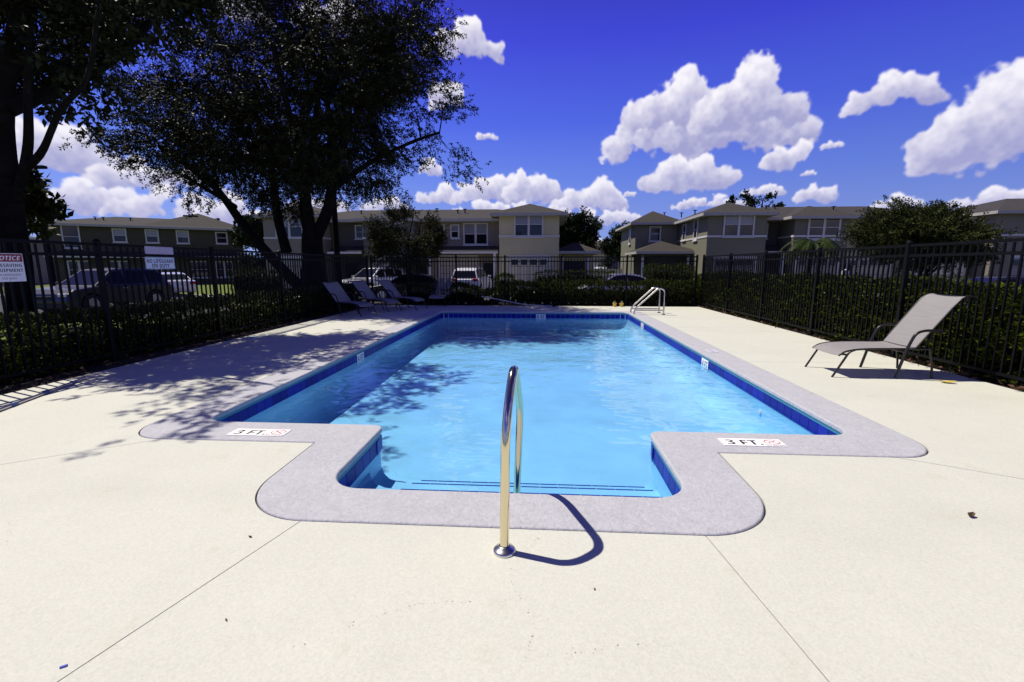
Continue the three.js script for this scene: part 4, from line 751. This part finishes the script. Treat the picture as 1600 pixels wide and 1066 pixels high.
// signs on the left fence
function sign(name, label, w, h, t, pos, mat) {
  const g = thing(name, label, 'sign', pos, Math.PI / 2), s = new THREE.Shape(), r = .015; s.moveTo(-w / 2 + r, -h / 2); s.lineTo(w / 2 - r, -h / 2); s.quadraticCurveTo(w / 2, -h / 2, w / 2, -h / 2 + r); s.lineTo(w / 2, h / 2 - r); s.quadraticCurveTo(w / 2, h / 2, w / 2 - r, h / 2); s.lineTo(-w / 2 + r, h / 2); s.quadraticCurveTo(-w / 2, h / 2, -w / 2, h / 2 - r); s.lineTo(-w / 2, -h / 2 + r); s.quadraticCurveTo(-w / 2, -h / 2, -w / 2 + r, -h / 2);
  mesh('plate', [new THREE.ExtrudeGeometry(s, { depth: .003, bevelEnabled: false })], M.white, g);
  const f = new THREE.ShapeGeometry(s).translate(0, 0, .0036), p = f.attributes.position, uv = f.attributes.uv; for (let i = 0; i < p.count; i++) uv.setXY(i, p.getX(i) / w + .5, p.getY(i) / h + .5);
  mesh('print', f, new THREE.MeshStandardMaterial({ map: t, roughness: .45 }), g);
  for (const y of [h / 2 - .02, -h / 2 + .02]) mesh('bolt', [new THREE.CylinderGeometry(.005, .005, .006, 8).rotateX(Math.PI / 2).translate(0, y, .005)], M.steelDull, g);
}
sign('notice_sign', 'white notice sign with a dark red header at the left edge of the picture', .36, .34, printTex(512, 512, (g, w, h) => {
  g.fillStyle = '#e9e8ec'; g.fillRect(0, 0, w, h); g.fillStyle = '#8c1d22'; g.fillRect(10, 10, w - 20, 140); g.fillStyle = '#efeff2'; g.font = 'italic bold 112px sans-serif'; g.fillText('NOTICE', w / 2, 84, w - 60);
  g.fillStyle = '#1b1b1e'; g.font = 'bold 80px sans-serif'; g.fillText('LIFESAVING', w / 2, 216, w - 40); g.fillText('EQUIPMENT', w / 2, 306, w - 40); g.font = '50px sans-serif'; g.fillText('FOR EMERGENCY', w / 2, 388, w - 70); g.fillText('USE ONLY', w / 2, 452, w - 60);
}), [-6.465, 1.425, -5.19]);
sign('lifeguard_sign', 'small white no lifeguard on duty sign on the left fence', .6, .20, printTex(512, 164, (g, w, h) => { g.fillStyle = '#e6ebf2'; g.fillRect(0, 0, w, h); g.strokeStyle = '#3a4658'; g.lineWidth = 4; g.strokeRect(8, 8, w - 16, h - 16); g.fillStyle = '#14161a'; g.font = 'bold 72px sans-serif'; g.fillText('NO LIFEGUARD', w / 2, 54, w - 40); g.fillText('ON DUTY', w / 2, 118); }), [-6.465, 1.49, -7.45]);
sign('faded_sign', 'faded pinkish blank plate at the top rail, above the lifeguard sign', .58, .125, printTex(256, 64, (g, w, h) => { g.fillStyle = '#c9b9c4'; g.fillRect(0, 0, w, h); g.strokeStyle = '#b0a0ac'; g.lineWidth = 3; g.strokeRect(5, 5, w - 10, h - 10); }), [-6.465, 1.70, -7.46]);

// poles and markers beyond the fence
{
  const p = thing('lamp_post', 'slim dark lamp post before the olive house at the far left', 'lamp post', [-22.7, GY, -20]);
  mesh('pole', [new THREE.CylinderGeometry(.06, .11, 6.2, 10).translate(0, 3.1, 0)], M.fence, p); mesh('base', [new THREE.CylinderGeometry(.16, .18, .4, 10).translate(0, .2, 0)], M.fence, p); mesh('lamp_head', [rbox(.55, .14, .26, .05, .2, 6.25, 0)], M.fence, p);
  const u = thing('utility_pole', 'brown wooden pole behind the trunk of the big tree', 'pole', [-8.6, GY, -19]);
  mesh('pole', [new THREE.CylinderGeometry(.10, .13, 8.5, 12).translate(0, 4.25, 0)], M.bark, u); mesh('collar', [new THREE.CylinderGeometry(.135, .135, .08, 12).translate(0, 2.4, 0)], M.dark, u);
  const m = thing('marker_post', 'white inverted-U marker standing behind the right hedge', 'marker', [6.95, -.05, -11]);
  mesh('hoop', [tube([[-.06, 0, 0], [-.06, 1.40, 0], [.06, 1.40, 0], [.06, 0, 0]], .021, .02, 40, 8)], M.white, m); mesh('foot', [box(.2, .02, .1, 0, .01, 0)], M.white, m);
}
{ // cleaning pole on the deck
  const a = [-5.42, .02, -4.06], b = [-5.86, .02, -5.35], p = thing('cleaning_pole', 'aluminium pool cleaning pole lying on the deck at the left edge', 'pole', a), d = [b[0] - a[0], 0, b[2] - a[2]];
  mesh('tube', [bar([-d[0] * .5, 0, -d[2] * .5], d, .016, .016, 10)], M.steelDull, p); for (const t of [.1, .45, .8]) mesh('grip', [bar([d[0] * t, 0, d[2] * t], [d[0] * (t + .06), 0, d[2] * (t + .06)], .0205, .0205, 10)], std(.05, .08, .25, .5), p);
  const q = thing('vacuum_hose', 'pale hose trailing along the deck at the foot of the far fence', 'hose', [-.9, 0, -16.3]);
  mesh('hose', [tube([[-1.2, .32, -.25], [-.6, .22, -.2], [.3, .06, -.1], [1.3, .025, 0]], .02, .2, 40, 8)], std(.35, .36, .45, .5), q); mesh('hose_end', [bar([1.3, .025, 0], [1.42, .025, .01], .026, .026, 8)], M.rubber, q);
}
{ // skimmer lid
  const s = thing('skimmer_lid', 'round pale blue skimmer lid set in the left deck', 'lid', [-5.85, 0, -8.78]);
  mesh('ring', [new THREE.LatheGeometry([[.105, .0], [.105, .008], [.13, .008], [.135, 0]].map((p) => new THREE.Vector2(...p)), 28)], M.white, s); mesh('cover', [new THREE.CylinderGeometry(.104, .104, .006, 28).translate(0, .004, 0)], std(.12, .3, .6, .5), s);
}
{ // yellow pots at the far hedge
  for (const [x, z, l] of [[2.62, -16.42, 'left of the two small yellow pots at the foot of the far hedge'], [2.86, -16.42, 'right of the two small yellow pots at the foot of the far hedge']]) {
    const p = thing('plant_pot', l, 'pot', [x, 0, z], 0, 'yellow pots by the far hedge');
    mesh('pot', [new THREE.LatheGeometry([[0, .005], [.055, .0], [.072, .115], [.076, .125], [.066, .125], [.06, .11], [0, .105]].map((q) => new THREE.Vector2(...q)), 18)], M.yellow, p); const R = rng(Math.round(x * 100)); scatter('leaves', leafG(.06, .04), leafMat(.35, .33, .22, .6), Array.from({ length: 22 }, () => [gauss(R) * .035, .115 + R() * .05, gauss(R) * .05, gauss(R), .6 + R(), gauss(R), .6 + R() * .5]), p, R);
  }
}
{ // litter on the deck
  const curl = (l, w, mat, name, label, pos, turn) => { const g = new THREE.PlaneGeometry(l, w, 8, 4).rotateX(-Math.PI / 2), p = g.attributes.position; for (let i = 0; i < p.count; i++) { const u = p.getX(i) / l * 2, v = p.getZ(i) / w * 2; p.setZ(i, p.getZ(i) * Math.sqrt(Math.max(.02, 1 - u * u))); p.setY(i, .004 + .012 * v * v + .016 * u * u + .004 * Math.sin(u * 5)); } g.computeVertexNormals(); const m = mesh(name, g, mat); m.position.set(...pos); m.rotation.y = turn; tag(m, label, 'leaf'); return m; };
  const brown = std(.10, .055, .025, .8, { side: THREE.DoubleSide }), yl = std(.55, .42, .05, .7, { side: THREE.DoubleSide });
  curl(.05, .028, brown, 'dry_leaf', 'curled brown dry leaf on the deck at the right', [2.52, 0, -2.62], .4);
  curl(.17, .08, yl, 'yellow_leaf', 'yellow fallen leaf beside the rear leg of the sunny lounger', [5.08, .004, -5.86], -.3);
  const R = rng(88), pts = []; for (let i = 0; i < 44; i++) pts.push([-5.4 + R() * 10, .003, -.9 - Math.pow(R(), 1.4) * 9, gauss(R), .1, gauss(R), .3 + R() * .8]);
  const keep = pts.filter(([x, , z]) => Math.abs(x - CX) > 3.5 || z > -2.2); const im = scatter('leaf_litter', leafG(.028, .012), brown, keep, scene, R); tag(im, 'scattered tiny brown leaf bits on the cream deck', 'litter'); im.name = numbered('leaf_litter'); delete im.userData.category;
  const bed = []; for (let i = 0; i < 420; i++) { const rt = R() < .7; bed.push([rt ? 5.5 + R() * .4 : -6.2 - R() * .4, .006 + R() * .02, -1.5 - R() * 15, gauss(R), .25, gauss(R), .6 + R() * .9]); }
  const bl = scatter('leaf_litter', leafG(.07, .032), std(.085, .040, .018, .85, { side: THREE.DoubleSide }), bed, scene, R); bl.name = numbered('leaf_litter'); tag(bl, 'dry reddish brown leaves strewn along the foot of the fences and hedges', 'litter'); delete bl.userData.category;
  for (let i = 0; i < 1; i++) { const m = mesh('blue_scrap', [rbox(.022, .006, .009, .002)], std(.05, .07, .5, .5)); m.position.set(-1.73, .003, -1.34); m.rotation.y = .6; tag(m, 'tiny blue plastic scrap on the deck at the lower left', 'litter'); }
}
renderer.render(scene, camera);
